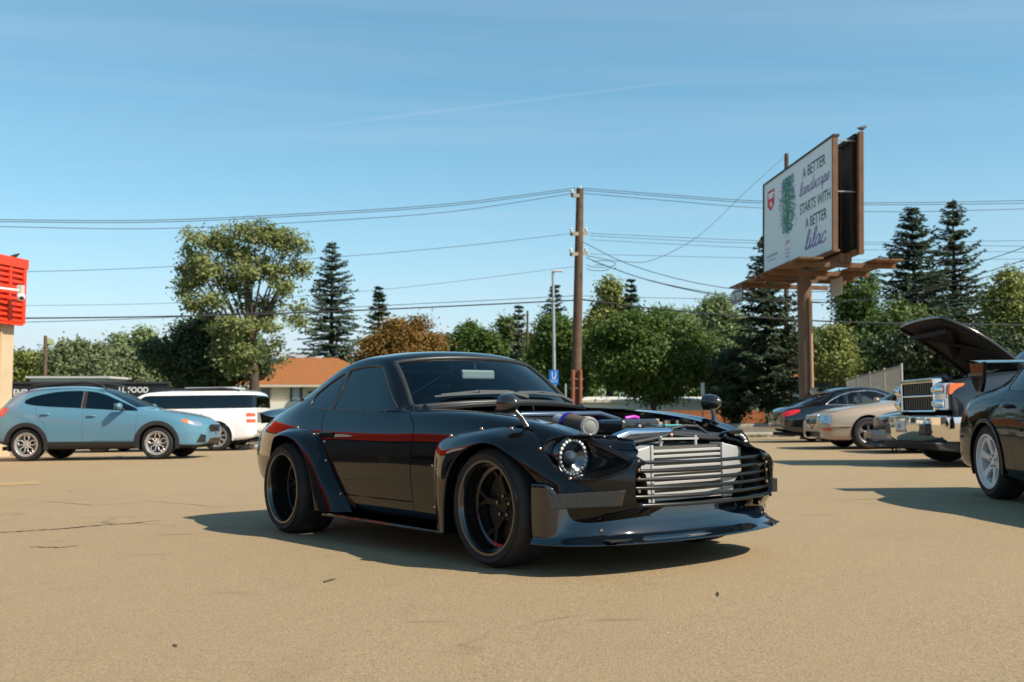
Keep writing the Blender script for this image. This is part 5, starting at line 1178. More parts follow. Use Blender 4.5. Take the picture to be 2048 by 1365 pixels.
    rc = MB(); rc.tube([(-2.18, -.56, .3), (-2.16, -.55, .9), (-2.12, -.46, 1.10), (-2.12, .46, 1.10), (-2.16, .55, .9), (-2.18, .56, .3)], .019, 8); rc.tube([(-2.13, -.44, 1.08), (-2.18, .5, .5)], .019, 8); rc.build('roll_hoop', dark, Z, smooth=50)
    rv = MB(); rv.box((-1.20, -.15, 1.018), (-1.17, .11, 1.078)); Rv = rv.build('rear_view_mirror', mat('mirror back', (.30, .36, .36), .35), Z, bevel=.012)
    MB().tube([(-1.19, -.02, 1.05), (-1.22, -.02, 1.12)], .006, 6).build('mirror_stem', BLACKPL, Rv)
    # skirts, tail, spoiler
    for s in (1, -1):
        sk = MB(); sk.prism([(-.36, .165), (-.36, .18), (-1.70, .19), (-1.74, .165)], s * .70, s * .855); sk.build('side_skirt', paint, Z, bevel=.006)
    tl = MB(); tl.box((-3.225, -.50, .53), (-3.20, .50, .68)); tl.build('tail_lamp_panel', mat('tail red', (.20, .008, .006), .15, coat=1.), Z, bevel=.01)
    P = []
    for y in np.linspace(-.62, .62, 25):
        t = abs(y) / .62; zt = .845 + .03 * (1 - t ** 2) - .02 * t ** 6; xe = -3.30 + .10 * t ** 3
        P.append([(-2.86 + .02 * t, y, .80 + .10 * (1 - t)), (-3.0, y, zt - .03), (-3.16, y, zt - .005), (xe, y, zt + .006), (xe - .004, y, zt - .008), (xe + .02, y, zt - .05), (-3.18, y, .78 - .03 * t)])
    Q = np.swapaxes(bs_eval(np.swapaxes(sharpen(np.swapaxes(np.array(P), 0, 1), .6), 0, 1).swapaxes(0, 1), 4), 0, 1)
    m_ = MB(); m_.grid([[tuple(p) for p in r] for r in Q])
    for e in (0, -1): r = [tuple(p) for p in Q[e]]; m_.add(r, [tuple(range(len(r)))])
    m_.build('rear_spoiler', paint, Z, smooth=50)
    ex = MB(); ex.lathe([(.05, -3.26), (.045, -3.26), (.04, -3.1)], 'x', (0, .3, .27), 20); ex.build('exhaust_tip', ALU, Z, smooth=40)
    # wheels
    sty = dict(n=5, rot=PI / 2 + .15, lip=.085, face=.088, hub=.125, th=.035, hubr=.075, nutm=mat('lug steel', (.35, .33, .30), .3, 1.),
               spoke=[[(.12, 0, .16), (.45, 0, .085), (.72, 0, .095)], [(.66, -.03, .055), (1.0, -.22, .06)], [(.66, .03, .055), (1.0, .22, .06)]])
    wb = mat('wheel gloss black', (.008, .008, .008), .16, coat=1.); wf = mat('wheel bronze black', (.022, .017, .013), .35, .6)
    for s in (1, -1):
        wheel(Z, 0, s * .838, .298, .234, .26, s, sty, wb, wf, zc=.326); wheel(Z, -2.305, s * .852, .306, .234, .30, s, dict(sty, lip=.13, face=.135, hub=.17), wb, wf, zc=.314)
    return Z
build_coupe()
# ------------------------------------------------------------------ the other cars
def std_paint(name, col, metal=0., rough=.3): return mat(name, col, rough, metal, coat=1., spec=.5)
AMBER = mat('amber lens', (.80, .16, .02), .15, coat=1.); REDL = mat('red lens', (.45, .012, .01), .12, coat=1.); LAMP = mat('clear lamp', (.62, .64, .66), .12, .75, coat=1.)
WHITEL = mat('white lens', (.75, .74, .72), .15, coat=1.); DGLASS = glass('privacy glass', (.035, .04, .042)); CGLASS = glass('clear car glass', (.30, .36, .36))
ITRIM = mat('car interior', (.03, .03, .032), .85); GRILL = mat('grille black', (.012, .012, .013), .4)
def arch(K, x, z, r, yo=.45):
    c_ = lambda C, n: np.abs(C[:, 1]) > yo
    K.cut('void', circ(x, z, r), 'side', c_); K.cut('void', [(x - r, -.1), (x + r, -.1), (x + r, z), (x - r, z)], 'side', c_)
def arch_trim(par, K, x, z, r0, r1, s, m, a0=-.25, a1=PI + .25, proud=.012, name='arch_trim', inner=.06):
    P = []
    for a in np.linspace(a0, a1, 28):
        ca, sa = math.cos(a), math.sin(a); yo = K.ysurf(x + r1 * ca, max(z + r1 * sa, .3)); yi = yo + proud
        P.append([(x + r1 * ca, s * (yo - .01), z + r1 * sa), (x + r1 * ca, s * (yo + proud * .8), z + r1 * sa), (x + (r0 + r1) / 2 * ca, s * (yi + .004), z + (r0 + r1) / 2 * sa), (x + r0 * ca, s * yi, z + r0 * sa), (x + (r0 - .004) * ca, s * (yi - inner), z + (r0 - .004) * sa)])
    MB().grid(P).build(name, m, par, smooth=40)
def cabin(par, x0, x1, zf, w, rear=True):
    for s in (1, -1):
        for xs in ((x0, x1) if rear else (x0,)):
            MB().box((xs - .5, s * w * .5 - .24, zf), (xs, s * w * .5 + .24, zf + .16)).build('seat', ITRIM, par, bevel=.04)
            MB().prism([(xs - .62, zf + .1), (xs - .48, zf + .1), (xs - .58, zf + .68), (xs - .70, zf + .68)], s * w * .5 - .23, s * w * .5 + .23).build('seat_back', ITRIM, par, bevel=.05)
            MB().box((xs - .72, s * w * .5 - .13, zf + .68), (xs - .62, s * w * .5 + .13, zf + .84)).build('head_rest', ITRIM, par, bevel=.03)
    MB().box((x0 + .15, -w * .85, zf + .25), (x0 + .75, w * .85, zf + .48)).build('dashboard', ITRIM, par, bevel=.04)
def handle(par, K, x, z, s, m, L=.19):
    y = K.ysurf(x, z); h = MB(); h.tube([(x - L / 2, s * (y - .004), z), (x - L * .35, s * (y + .026), z + .002), (x + L * .35, s * (y + .026), z + .002), (x + L / 2, s * (y - .004), z)], [.012, .016, .016, .012], 8)
    h.build('door_handle', m, par, smooth=60)
def side_mirror(par, x, y, z, s, m, L=.2):
    b = MB(); b.ball((x, s * y, z), .1, 14, (.62, 1.05, .72)); M1 = b.build('wing_mirror', m, par, smooth=60)
    MB().beam((x + .03, s * (y - .16), z - .06), (x, s * y, z - .05), .05, .04).build('mirror_arm', BLACKPL, M1)
    MB().box((x - .066, s * y - .085, z - .06), (x - .060, s * y + .085, z + .06)).build('mirror_glass', CHROME, M1)
def build_crossover():
    c = car_frame('crossover_car', 'light blue crossover with black wheel arches and roof rails parked beside the red building', -7.19, 21.1, 1, 0)
    p = std_paint('pale blue paint', (.088, .212, .290), .1, .3)
    S = [rows(*a) for a in [
        (.84, .30, .56, .48, .53, .66, .45, .70, .735, .07), (.72, .25, .74, .52, .70, .745, .58, .785, .82, .09), (.50, .24, .84, .58, .79, .82, .68, .865, .90, .05), (.25, .24, .875, .62, .82, .875, .71, .925, .96), (-.05, .24, .885, .65, .825, .92, .735, .965, 1.0), (-.35, .24, .885, .66, .82, .955, .74, 1.0, 1.045, .05),
        (-.55, .24, .885, .66, .815, .975, .735, 1.02, 1.075, .22), (-.66, .24, .885, .66, .812, .985, .715, 1.08, 1.13, .20), (-.95, .24, .885, .66, .81, 1.0, .665, 1.25, 1.30, .12), (-1.25, .24, .885, .66, .81, 1.015, .62, 1.385, 1.445, .06), (-1.42, .24, .885, .66, .81, 1.02, .61, 1.42, 1.49), (-1.75, .24, .885, .66, .805, 1.04, .605, 1.45, 1.53),
        (-2.2, .24, .885, .66, .80, 1.07, .595, 1.43, 1.53), (-2.6, .25, .885, .67, .79, 1.10, .59, 1.405, 1.515), (-2.9, .29, .875, .69, .775, 1.11, .59, 1.355, 1.475), (-3.12, .33, .85, .72, .75, 1.10, .60, 1.26, 1.37), (-3.27, .38, .82, .74, .71, 1.05, .58, 1.12, 1.17), (-3.38, .42, .77, .74, .67, .97, .57, 1.01, 1.04)]]
    S = capped(S, 0, .10, .52) + S + capped(S, len(S) - 1, -.05, .72)
    K = Skin(S, 8, 6, .5)
    sd = lambda C, n: np.abs(C[:, 1]) > .45
    arch(K, 0, .33, .375); arch(K, -2.65, .33, .375)
    K.cut('dark_glass', chaikin([(-2.78, 1.22), (-2.66, 1.295), (-2.40, 1.365), (-2.05, 1.415), (-1.56, 1.42), (-1.20, 1.365), (-.80, 1.19), (-.42, 1.01), (-.44, .985), (-1.0, 1.02), (-1.56, 1.06), (-2.25, 1.10), (-2.56, 1.13), (-2.74, 1.17)], 1), 'side', lambda C, n: (np.abs(C[:, 1]) > .5) & (np.abs(n[:, 1]) > .3))
    for a, b in ((-1.50, .05), (-1.58, .03)): pass
    K.cut('pillar', [(-1.47, .9), (-1.51, 1.6), (-1.60, 1.6), (-1.55, .9)], 'side', sd, only=['dark_glass'])
    K.cut('windshield', [(9.2, 7), (12.6, 7), (12.6, 12), (9.2, 12)], 'uv', snap=False)
    K.cut('rear_glass', [(17.4, 7.3), (18.9, 7.3), (18.9, 12), (17.4, 12)], 'uv', snap=False)
    K.cut('tail_lamp', chaikin([(2.30, .90), (2.28, 1.06), (2.34, 1.10), (2.55, 1.09), (2.72, 1.0), (2.60, .92)], 1), 'wrapr', lambda C, n: C[:, 0] < -2.8)
    K.cut('headlight', chaikin([(-.36, .80), (-.18, .815), (.08, .785), (.32, .73), (.34, .665), (.16, .65), (-.08, .685), (-.26, .745)], 1), 'wrapf', lambda C, n: C[:, 0] > .2)
    K.cut('turn_lens', [(-.5, .5), (-.5, .9), (-.19, .9), (-.10, .5)], 'wrapf', lambda C, n: C[:, 0] > .2, only=['headlight'])
    K.cut('grille', [(0, .54), (0, .69), (.33, .69), (.41, .63), (.34, .54)], 'front', lambda C, n: C[:, 0] > .5)
    K.cut('lower_grille', [(0, .28), (0, .41), (.36, .41), (.46, .28)], 'front', lambda C, n: C[:, 0] > .5)
    K.cut('fog_bezel', [(.52, .33), (.51, .47), (.60, .50), (.69, .33)], 'front', lambda C, n: C[:, 0] > .4)
    K.cut('cladding', [(-3.6, .1), (-3.6, .36), (-3.2, .40), (-2.3, .385), (-.4, .372), (.4, .30), (.95, .27), (.95, .1)], 'side', lambda C, n: np.abs(C[:, 1]) > .3, only=['body'])
    K.cut('front_door', [(-.44, .40), (-.40, .98), (-1.0, 1.015), (-1.52, 1.055), (-1.50, .40)], 'side', sd, only=['body'])
    K.cut('rear_door', [(-1.50, .40), (-1.52, 1.055), (-2.25, 1.095), (-2.5, 1.12), (-2.45, .95), (-2.28, .75), (-2.20, .40)], 'side', sd, only=['body'])
    K.panel('body_shell', 'body', p, c); K.panel('sill_cladding', 'cladding', BLACKPL, c, 1, off=.006); K.panel('sill_cladding', 'cladding', BLACKPL, c, -1, off=.006)
    K.panel('windshield', 'windshield', CGLASS, c); K.panel('rear_glass', 'rear_glass', DGLASS, c)
    K.panel('grille', 'grille', GRILL, c, off=-.01); K.panel('lower_grille', 'lower_grille', GRILL, c, off=-.01)
    for s in (1, -1):
        d1 = K.panel('front_door', 'front_door', p, c, s); d2 = K.panel('rear_door', 'rear_door', p, c, s)
        handle(d1, K, -1.34, .90, s, p); handle(d2, K, -2.28, .945, s, p)
        K.panel('side_window', 'dark_glass', DGLASS, c, s, off=-.004, flange=.004); K.panel('window_pillar', 'pillar', BLACKPL, c, s, off=-.002)
        K.panel('tail_lamp', 'tail_lamp', mat('pale red lens', (.55, .07, .05), .15, coat=1.), c, s); K.panel('headlight', 'headlight', LAMP, c, s); K.panel('turn_signal', 'turn_lens', AMBER, c, s)
        K.panel('fog_lamp', 'fog_bezel', GRILL, c, s); MB().tube([(.60, s * .735, .52), (.66, s * .70, .50), (.69, s * .69, .34), (.74, s * .60, .325)], .011, 6).build('fog_trim', ALU, c, smooth=60)
        arch_trim(c, K, 0, .33, .37, .455, s, BLACKPL); arch_trim(c, K, -2.65, .33, .37, .455, s, BLACKPL)
        wheel_well(c, 0, .33, .38, .55, .86, s); wheel_well(c, -2.65, .33, .38, .55, .86, s)
        side_mirror(c, -.72, .98, 1.085, s, p)
        r = MB(); r.tube([(-2.75, s * .60, 1.44), (-2.65, s * .60, 1.545), (-1.6, s * .60, 1.60), (-1.25, s * .61, 1.545), (-1.12, s * .615, 1.44)], [.02, .022, .022, .022, .018], 8); r.build('roof_rail', BLACKPL, c, smooth=50)
        lr = mat('dark trim', (.03, .03, .03), .4)
        MB().tube([(-1.56, s * (K.ysurf(-1.56, 1.06) + .004), 1.055), (-1.585, s * (K.ysurf(-1.58, 1.41) + .004), 1.41)], .0035, 6).build('pillar_trim', lr, c)
    MB().tube([(.88, -.20, .625), (.905, 0, .63), (.88, .20, .625)], .014, 8).build('grille_wing', CHROME, c, smooth=60)
    MB().ball((.905, 0, .63), .06, 16, (.2, 1.2, .7)).build('badge', CHROME, c, smooth=60)
    MB().box((-3.2, -.7, .22), (.7, .7, .30)).build('floor_pan', BLACKM, c)
    cabin(c, -1.25, -2.15, .42, .78)
    sty = dict(n=5, rot=PI / 2, lip=.015, face=.012, hub=.03, th=.02, spoke=[[(.42, -.17, .05), (.66, -.26, .055), (.80, -.13, .06), (1.0, -.155, .06)], [(.42, .17, .05), (.66, .26, .055), (.80, .13, .06), (1.0, .155, .06)], [(.14, 0, .13), (.3, -.08, .1), (.44, -.16, .06)], [(.14, 0, .13), (.3, .08, .1), (.44, .16, .06)]])
    wr = mat('alloy grey', (.10, .10, .10), .35, .8); wf = mat('alloy diamond cut', (.62, .60, .57), .3, .8)
    for s in (1, -1):
        for x in (0, -2.65): wheel(c, x, s * .845, .335, .240, .215, s, sty, wf, wf, mdisc=GRILL)
build_crossover()
def build_wagon():
    c = car_frame('boxy_wagon', 'white boxy wagon with dark windows and roof rails behind the light blue car', -10.45, 26.15, -1, 0)
    p = std_paint('white paint', (.80, .80, .80), 0, .3)
    S = [rows(*a) for a in [
        (.92, .30, .74, .55, .72, .88, .62, .95, .98, .04), (.70, .24, .86, .58, .82, .95, .70, 1.0, 1.03, .04), (.3, .23, .92, .6, .87, 1.0, .76, 1.05, 1.08), (-.1, .23, .935, .62, .88, 1.04, .80, 1.08, 1.12), (-.5, .23, .94, .62, .885, 1.055, .81, 1.10, 1.15, .1), (-.62, .23, .94, .62, .885, 1.058, .80, 1.15, 1.2, .12), (-.90, .23, .94, .62, .885, 1.06, .765, 1.36, 1.42, .08), (-1.12, .23, .94, .62, .885, 1.06, .745, 1.475, 1.55, .04), (-1.35, .23, .94, .62, .885, 1.06, .74, 1.50, 1.60),
        (-2.0, .23, .94, .62, .885, 1.06, .74, 1.505, 1.625), (-3.0, .24, .94, .62, .88, 1.06, .735, 1.50, 1.62), (-3.7, .27, .93, .64, .87, 1.06, .72, 1.48, 1.60), (-3.98, .30, .905, .66, .84, 1.05, .70, 1.46, 1.565), (-4.08, .34, .87, .68, .80, 1.04, .68, 1.42, 1.51), (-4.14, .40, .84, .68, .77, 1.02, .64, 1.36, 1.42)]]
    S = [[((p_[0] if p_[0] > -3 else -3 + (p_[0] + 3) * .83), p_[1] * (1.06 if p_[2] > 1.2 else 1), p_[2] if p_[2] < 1.2 else 1.2 + (p_[2] - 1.2) * .86) for p_ in st_] for st_ in S]
    S = capped(S, 0, .05, .62) + S + capped(S, len(S) - 1, -.02, .8)
    K = Skin(S, 8, 6, .6); sd = lambda C, n: np.abs(C[:, 1]) > .45
    arch(K, 0, .36, .40, .5); arch(K, -2.995, .36, .40, .5)
    K.cut('glass', [(-.62, 1.075), (-1.12, 1.40), (-1.25, 1.415), (-3.72, 1.41), (-4.3, 1.40), (-4.3, 1.075)], 'side', lambda C, n: (np.abs(C[:, 1]) > .55) & (np.abs(n[:, 1]) > .3))
    K.cut('white_pillar', [(-1.735, 1.0), (-1.71, 1.6), (-1.765, 1.6), (-1.79, 1.0)], 'side', sd, only=['glass'])
    K.cut('windshield', [(8.1, 7), (10.2, 7), (10.2, 12), (8.1, 12)], 'uv', snap=False)
    K.cut('rear_glass', [(0, 1.08), (0, 1.40), (.95, 1.40), (.95, 1.08)], 'front', lambda C, n: C[:, 0] < -3.86)
    K.cut('tail_lamp', [(2.84, .70), (2.84, .95), (3.14, .95), (3.14, .70)], 'wrapr', lambda C, n: C[:, 0] < -3.3)
    K.cut('rear_panel', [(0, .70), (0, .96), (.66, .96), (.66, .70)], 'front', lambda C, n: C[:, 0] < -3.8, only=['body'])
    K.cut('tail_white', [(2.5, .79), (2.5, .855), (3.6, .855), (3.6, .79)], 'wrapr', lambda C, n: C[:, 0] < -3.3, only=['tail_lamp'])
    K.cut('rear_door', [(-1.75, .30), (-1.75, 1.06), (-2.75, 1.06), (-2.65, .8), (-2.5, .6), (-2.45, .3)], 'side', sd, only=['body']); K.cut('front_door', [(-.6, .30), (-.55, 1.06), (-1.75, 1.06), (-1.75, .30)], 'side', sd, only=['body'])
    K.panel('body_shell', ['body', 'white_pillar'], p, c); K.panel('windshield', 'windshield', CGLASS, c); K.panel('rear_glass', 'rear_glass', DGLASS, c); K.panel('liftgate_panel', 'rear_panel', mat('satin silver', (.45, .46, .46), .35, .7), c)
    for s in (1, -1):
        K.panel('side_window', 'glass', DGLASS, c, s, off=-.003); d1 = K.panel('front_door', 'front_door', p, c, s); d2 = K.panel('rear_door', 'rear_door', p, c, s)
        handle(d1, K, -1.55, .92, s, CHROME); handle(d2, K, -2.55, .92, s, CHROME)
        K.panel('tail_lamp', 'tail_lamp', mat('orange red lens', (.80, .10, .02), .15, coat=1.), c, s); K.panel('reverse_lamp', 'tail_white', WHITEL, c, s)
        wheel_well(c, 0, .36, .405, .6, .92, s); wheel_well(c, -2.995, .36, .405, .6, .92, s); arch_trim(c, K, -2.995, .36, .395, .43, s, p, proud=.01); arch_trim(c, K, 0, .36, .395, .43, s, p, proud=.01)
        r = MB(); r.tube([(-1.3, s * .66, 1.52), (-1.4, s * .66, 1.575), (-3.1, s * .66, 1.585), (-3.5, s * .65, 1.53)], .025, 8); r.build('roof_rail', BLACKPL, c, smooth=50)
        side_mirror(c, -.80, 1.04, 1.13, s, p)
    rb = MB(); rb.box((-3.35, -.50, 1.575), (-2.05, .55, 1.625)); rb.build('roof_bar', mat('roof bar silver', (.62, .63, .62), .4, .5), c, bevel=.02)
    MB().box((-3.8, -.75, .20), (.8, .75, .28)).build('floor_pan', BLACKM, c)
    MB().tube([(-3.92, -.7, .50), (-3.98, -.4, .5), (-3.98, .4, .5), (-3.92, .7, .5)], .06, 8).build('rear_bumper_step', mat('bumper grey', (.35, .34, .32), .6), c, smooth=50)
    cabin(c, -1.4, -2.4, .48, .8)
    MB().box((-1.98, .50, 1.10), (-1.95, .74, 1.32)).build('window_toy', mat('dull red cloth', (.25, .03, .04), .8), c, bevel=.01)
    sty = dict(n=9, rot=PI / 2, lip=.02, face=.015, hub=.03, spoke=[[(.14, 0, .10), (.6, 0, .085), (1., 0, .11)]])
    wm = mat('wagon alloy', (.60, .60, .60), .3, .85)
    for s in (1, -1):
        for x in (0, -2.995): wheel(c, x, s * .90, .365, .262, .23, s, sty, wm, wm)
build_wagon()
def sedan_cage(L): return [rows(*a) for a in L]
def build_black_sedan():
    c = car_frame('black_sedan', 'black sedan with red tail lamp and chrome window trim behind the gold sedan', 10.87, 25.94, 1, 0)
    p = mat('black sedan paint', (.006, .007, .009), .08, coat=1.)
    S = [rows(*a) for a in [(.80, .22, .62, .45, .58, .60, .5, .64, .67, .06), (.55, .2, .82, .5, .76, .70, .65, .75, .78, .06), (.1, .19, .93, .55, .86, .80, .76, .84, .87), (-.4, .19, .94, .56, .86, .86, .77, .90, .93, .05), (-.75, .19, .94, .56, .855, .885, .76, .93, .96, .2), (-.88, .19, .94, .56, .855, .89, .73, .98, 1.02, .22), (-1.25, .19, .94, .56, .855, .90, .65, 1.20, 1.25, .12), (-1.55, .19, .94, .56, .855, .91, .59, 1.305, 1.36, .05), (-1.9, .19, .94, .56, .855, .925, .57, 1.33, 1.40), (-2.3, .19, .94, .57, .855, .935, .57, 1.31, 1.395),
        (-2.65, .19, .94, .58, .855, .94, .58, 1.22, 1.335), (-2.95, .2, .94, .59, .845, .935, .60, 1.11, 1.22, .0), (-3.3, .22, .93, .6, .82, .92, .63, .985, 1.06, -.05), (-3.65, .25, .90, .61, .79, .89, .64, .91, .945, -.05), (-3.88, .28, .86, .61, .74, .84, .62, .865, .885, -.05), (-3.98, .33, .80, .58, .70, .77, .58, .79, .80, -.06)]]
    S = capped(S, 0, .06, .45) + S + capped(S, len(S) - 1, -.04, .55)
    K = Skin(S, 8, 6, .55); sd = lambda C, n: np.abs(C[:, 1]) > .5
    arch(K, 0, .33, .36, .5); arch(K, -2.874, .33, .36, .5)
    K.cut('glass', chaikin([(-2.95, .945), (-2.80, 1.04), (-2.60, 1.14), (-2.35, 1.225), (-2.0, 1.275), (-1.65, 1.265), (-1.35, 1.14), (-1.0, .965), (-1.0, .925), (-2.2, .945)], 1), 'side', lambda C, n: (np.abs(C[:, 1]) > .5) & (np.abs(n[:, 1]) > .25))
    K.cut('windshield', [(7.2, 7), (9.8, 7), (9.8, 12), (7.2, 12)], 'uv', snap=False); K.cut('rear_glass', [(13.2, 7.2), (15.3, 7.2), (15.3, 12), (13.2, 12)], 'uv', snap=False)
    K.cut('pillar', [(-2.02, .8), (-2.0, 1.4), (-2.10, 1.4), (-2.12, .8)], 'side', sd, only=['glass'])
    K.cut('tail_lamp', chaikin([(2.72, .80), (2.80, .845), (3.10, .81), (3.50, .74), (3.48, .655), (3.25, .64), (2.95, .69)], 1), 'wrapr', lambda C, n: C[:, 0] < -3.3)
    K.panel('body_shell', 'body', p, c); tl_ = glass('teal glass', (.70, .82, .82), 1.6); K.panel('windshield', 'windshield', tl_, c); K.panel('rear_glass', 'rear_glass', DGLASS, c)
    for s in (1, -1):
        K.panel('side_window', 'glass', tl_, c, s, off=-.004, flange=.003); K.panel('window_pillar', 'pillar', p, c, s)
        g2 = MB(); pts = spline([(-2.96, .945), (-2.80, 1.045), (-2.60, 1.145), (-2.35, 1.23), (-2.0, 1.28), (-1.65, 1.27), (-1.35, 1.145), (-1.0, .965)], 6)
        g2.tube([(a, s * (K.ysurf(a, b) + .005), b) for a, b in pts], .013, 6); g2.tube([(a, s * (K.ysurf(a, .94) + .005), .935 + .004 * (a < -2)) for a in np.linspace(-2.96, -1.0, 20)], .010, 6)
        g2.build('window_trim', CHROME, c, smooth=60)
        K.panel('tail_lamp', 'tail_lamp', mat('bright red lens', (.62, .012, .015), .1, coat=1.), c, s); wheel_well(c, 0, .33, .365, .6, .9, s); wheel_well(c, -2.874, .33, .365, .6, .9, s)
    MB().box((-4.03, -.27, .66), (-4.0, .27, .78)).build('licence_plate', mat('plate white', (.7, .68, .64), .5), c)
    MB().box((-3.9, -.75, .17), (.6, .75, .25)).build('floor_pan', BLACKM, c); cabin(c, -1.5, -2.35, .34, .78)
    sty = dict(n=10, rot=0, lip=.02, face=.02, hub=.03, spoke=[[(.14, 0, .08), (1., 0, .06)]])
    for s in (1, -1):
        for x in (0, -2.874): wheel(c, x, s * .90, .335, .245, .24, s, sty, mat('dark alloy', (.12, .12, .12), .3, .8), MATS['dark alloy'])
build_black_sedan()
def build_gold_sedan():
    c = car_frame('gold_sedan', 'champagne gold older sedan with square headlights and amber bumper lamp', 7.2, 21.0, -1, 0)
    p = std_paint('champagne paint', (.42, .32, .225), .2, .3)
    S = [rows(*a) for a in [(.84, .22, .72, .42, .72, .50, .66, .58, .62, .05), (.78, .2, .78, .42, .77, .56, .70, .67, .705, .06), (.62, .19, .85, .46, .82, .65, .72, .74, .78, .05), (.35, .19, .90, .5, .84, .74, .74, .805, .85), (0, .19, .91, .52, .85, .80, .75, .855, .91), (-.4, .19, .915, .53, .85, .85, .76, .895, .95, .05), (-.72, .19, .915, .53, .85, .88, .75, .925, .985, .2), (-.85, .19, .915, .53, .85, .885, .73, .97, 1.03, .2), (-1.2, .19, .915, .53, .85, .895, .66, 1.19, 1.25, .12), (-1.5, .19, .915, .53, .85, .90, .61, 1.32, 1.38, .05), (-1.9, .19, .915, .53, .85, .905, .60, 1.35, 1.42), (-2.5, .19, .915, .53, .85, .91, .60, 1.34, 1.41), (-2.9, .2, .91, .54, .845, .915, .62, 1.2, 1.30), (-3.25, .22, .90, .55, .83, .92, .66, 1.0, 1.08), (-3.7, .26, .87, .55, .80, .90, .66, .93, .96), (-4.0, .32, .80, .55, .74, .84, .62, .86, .88)]]
    S = capped(S, 0, .05, .42, extra=1) + S + capped(S, len(S) - 1, -.04, .58)
    K = Skin(S, 8, 6, .6)
    arch(K, 0, .33, .365, .5); arch(K, -2.85, .33, .365, .5)
    K.cut('glass', chaikin([(-.75, .93), (-1.35, 1.25), (-1.9, 1.30), (-2.5, 1.29), (-3.0, 1.05), (-3.05, .95)], 1), 'side', lambda C, n: (np.abs(C[:, 1]) > .5) & (np.abs(n[:, 1]) > .25))
    K.cut('windshield', [(10.2, 7), (12.8, 7), (12.8, 12), (10.2, 12)], 'uv', snap=False)
    fr = lambda C, n: C[:, 0] > .45
    K.cut('grille', [(0, .52), (0, .69), (.37, .68), (.35, .52)], 'front', fr); K.cut('headlight', [(-.05, .535), (-.05, .70), (.42, .69), (.40, .535)], 'wrapf', fr, only=['body'])
    K.cut('turn_lens', [(-.08, .385), (-.08, .435), (.30, .44), (.30, .39)], 'wrapf', fr, only=['body']); K.cut('lower_grille', [(-.2, .24), (-.2, .36), (.52, .36), (.48, .24)], 'front', fr, only=['body'])
    K.panel('body_shell', 'body', p, c); K.panel('windshield', 'windshield', CGLASS, c); K.panel('grille', 'grille', mat('grille dark chrome', (.05, .05, .05), .2, .8), c, off=-.02, flange=0); MB().box((.66, -.56, .22), (.80, .56, .38)).build('lower_grille', GRILL, c)
    for i in range(7):
        z = .535 + i * .0235; MB().tube([(.875 - .09 * (z - .52), y, z) for y in (-.36, 0, .36)], .005, 6).build('grille_slat', CHROME, c)
    MB().tube([(.885, -.38, .53), (.87, -.38, .69), (.86, -.38, .70), (.86, .38, .70), (.87, .38, .69), (.885, .38, .53)], .011, 6).build('grille_surround', CHROME, c)
    for s in (1, -1):
        K.panel('side_window', 'glass', CGLASS, c, s, off=-.004); h = K.panel('headlight', 'headlight', LAMP, c, s); K.panel('turn_signal', 'turn_lens', mat('deep amber lens', (.55, .06, .02), .15, coat=1.), c, s)
        K_y = .62; MB().box((.78, s * K_y - .006, .54), (.80, s * K_y + .006, .69)).build('lamp_divider', BLACKPL, h)
        wheel_well(c, 0, .33, .37, .6, .9, s); wheel_well(c, -2.85, .33, .37, .6, .9, s)
        P = [(x, s * (K.ysurf(min(x, .74), .475) + .004), .475) for x in np.linspace(.37, .75, 10)]; MB().tube(P, .016, 6).build('rub_strip', p, c, smooth=60)
        side_mirror(c, -.85, .98, 1.0, s, p)
    MB().box((-3.9, -.72, .17), (.6, .72, .25)).build('floor_pan', BLACKM, c); cabin(c, -1.5, -2.35, .34, .75)
    sty = dict(n=5, rot=PI / 2, lip=.03, face=.03, hub=.03, spoke=[[(.14, 0, .14), (.6, 0, .07), (1., 0, .10)], [(.5, .0, .05), (.8, .16, .045), (1., .28, .05)], [(.5, .0, .05), (.8, -.16, .045), (1., -.28, .05)]])
    for s in (1, -1):
        for x in (0, -2.85): wheel(c, x, s * .875, .33, .225, .22, s, sty, mat('worn alloy', (.25, .24, .23), .4, .8), MATS['worn alloy'])
build_gold_sedan()
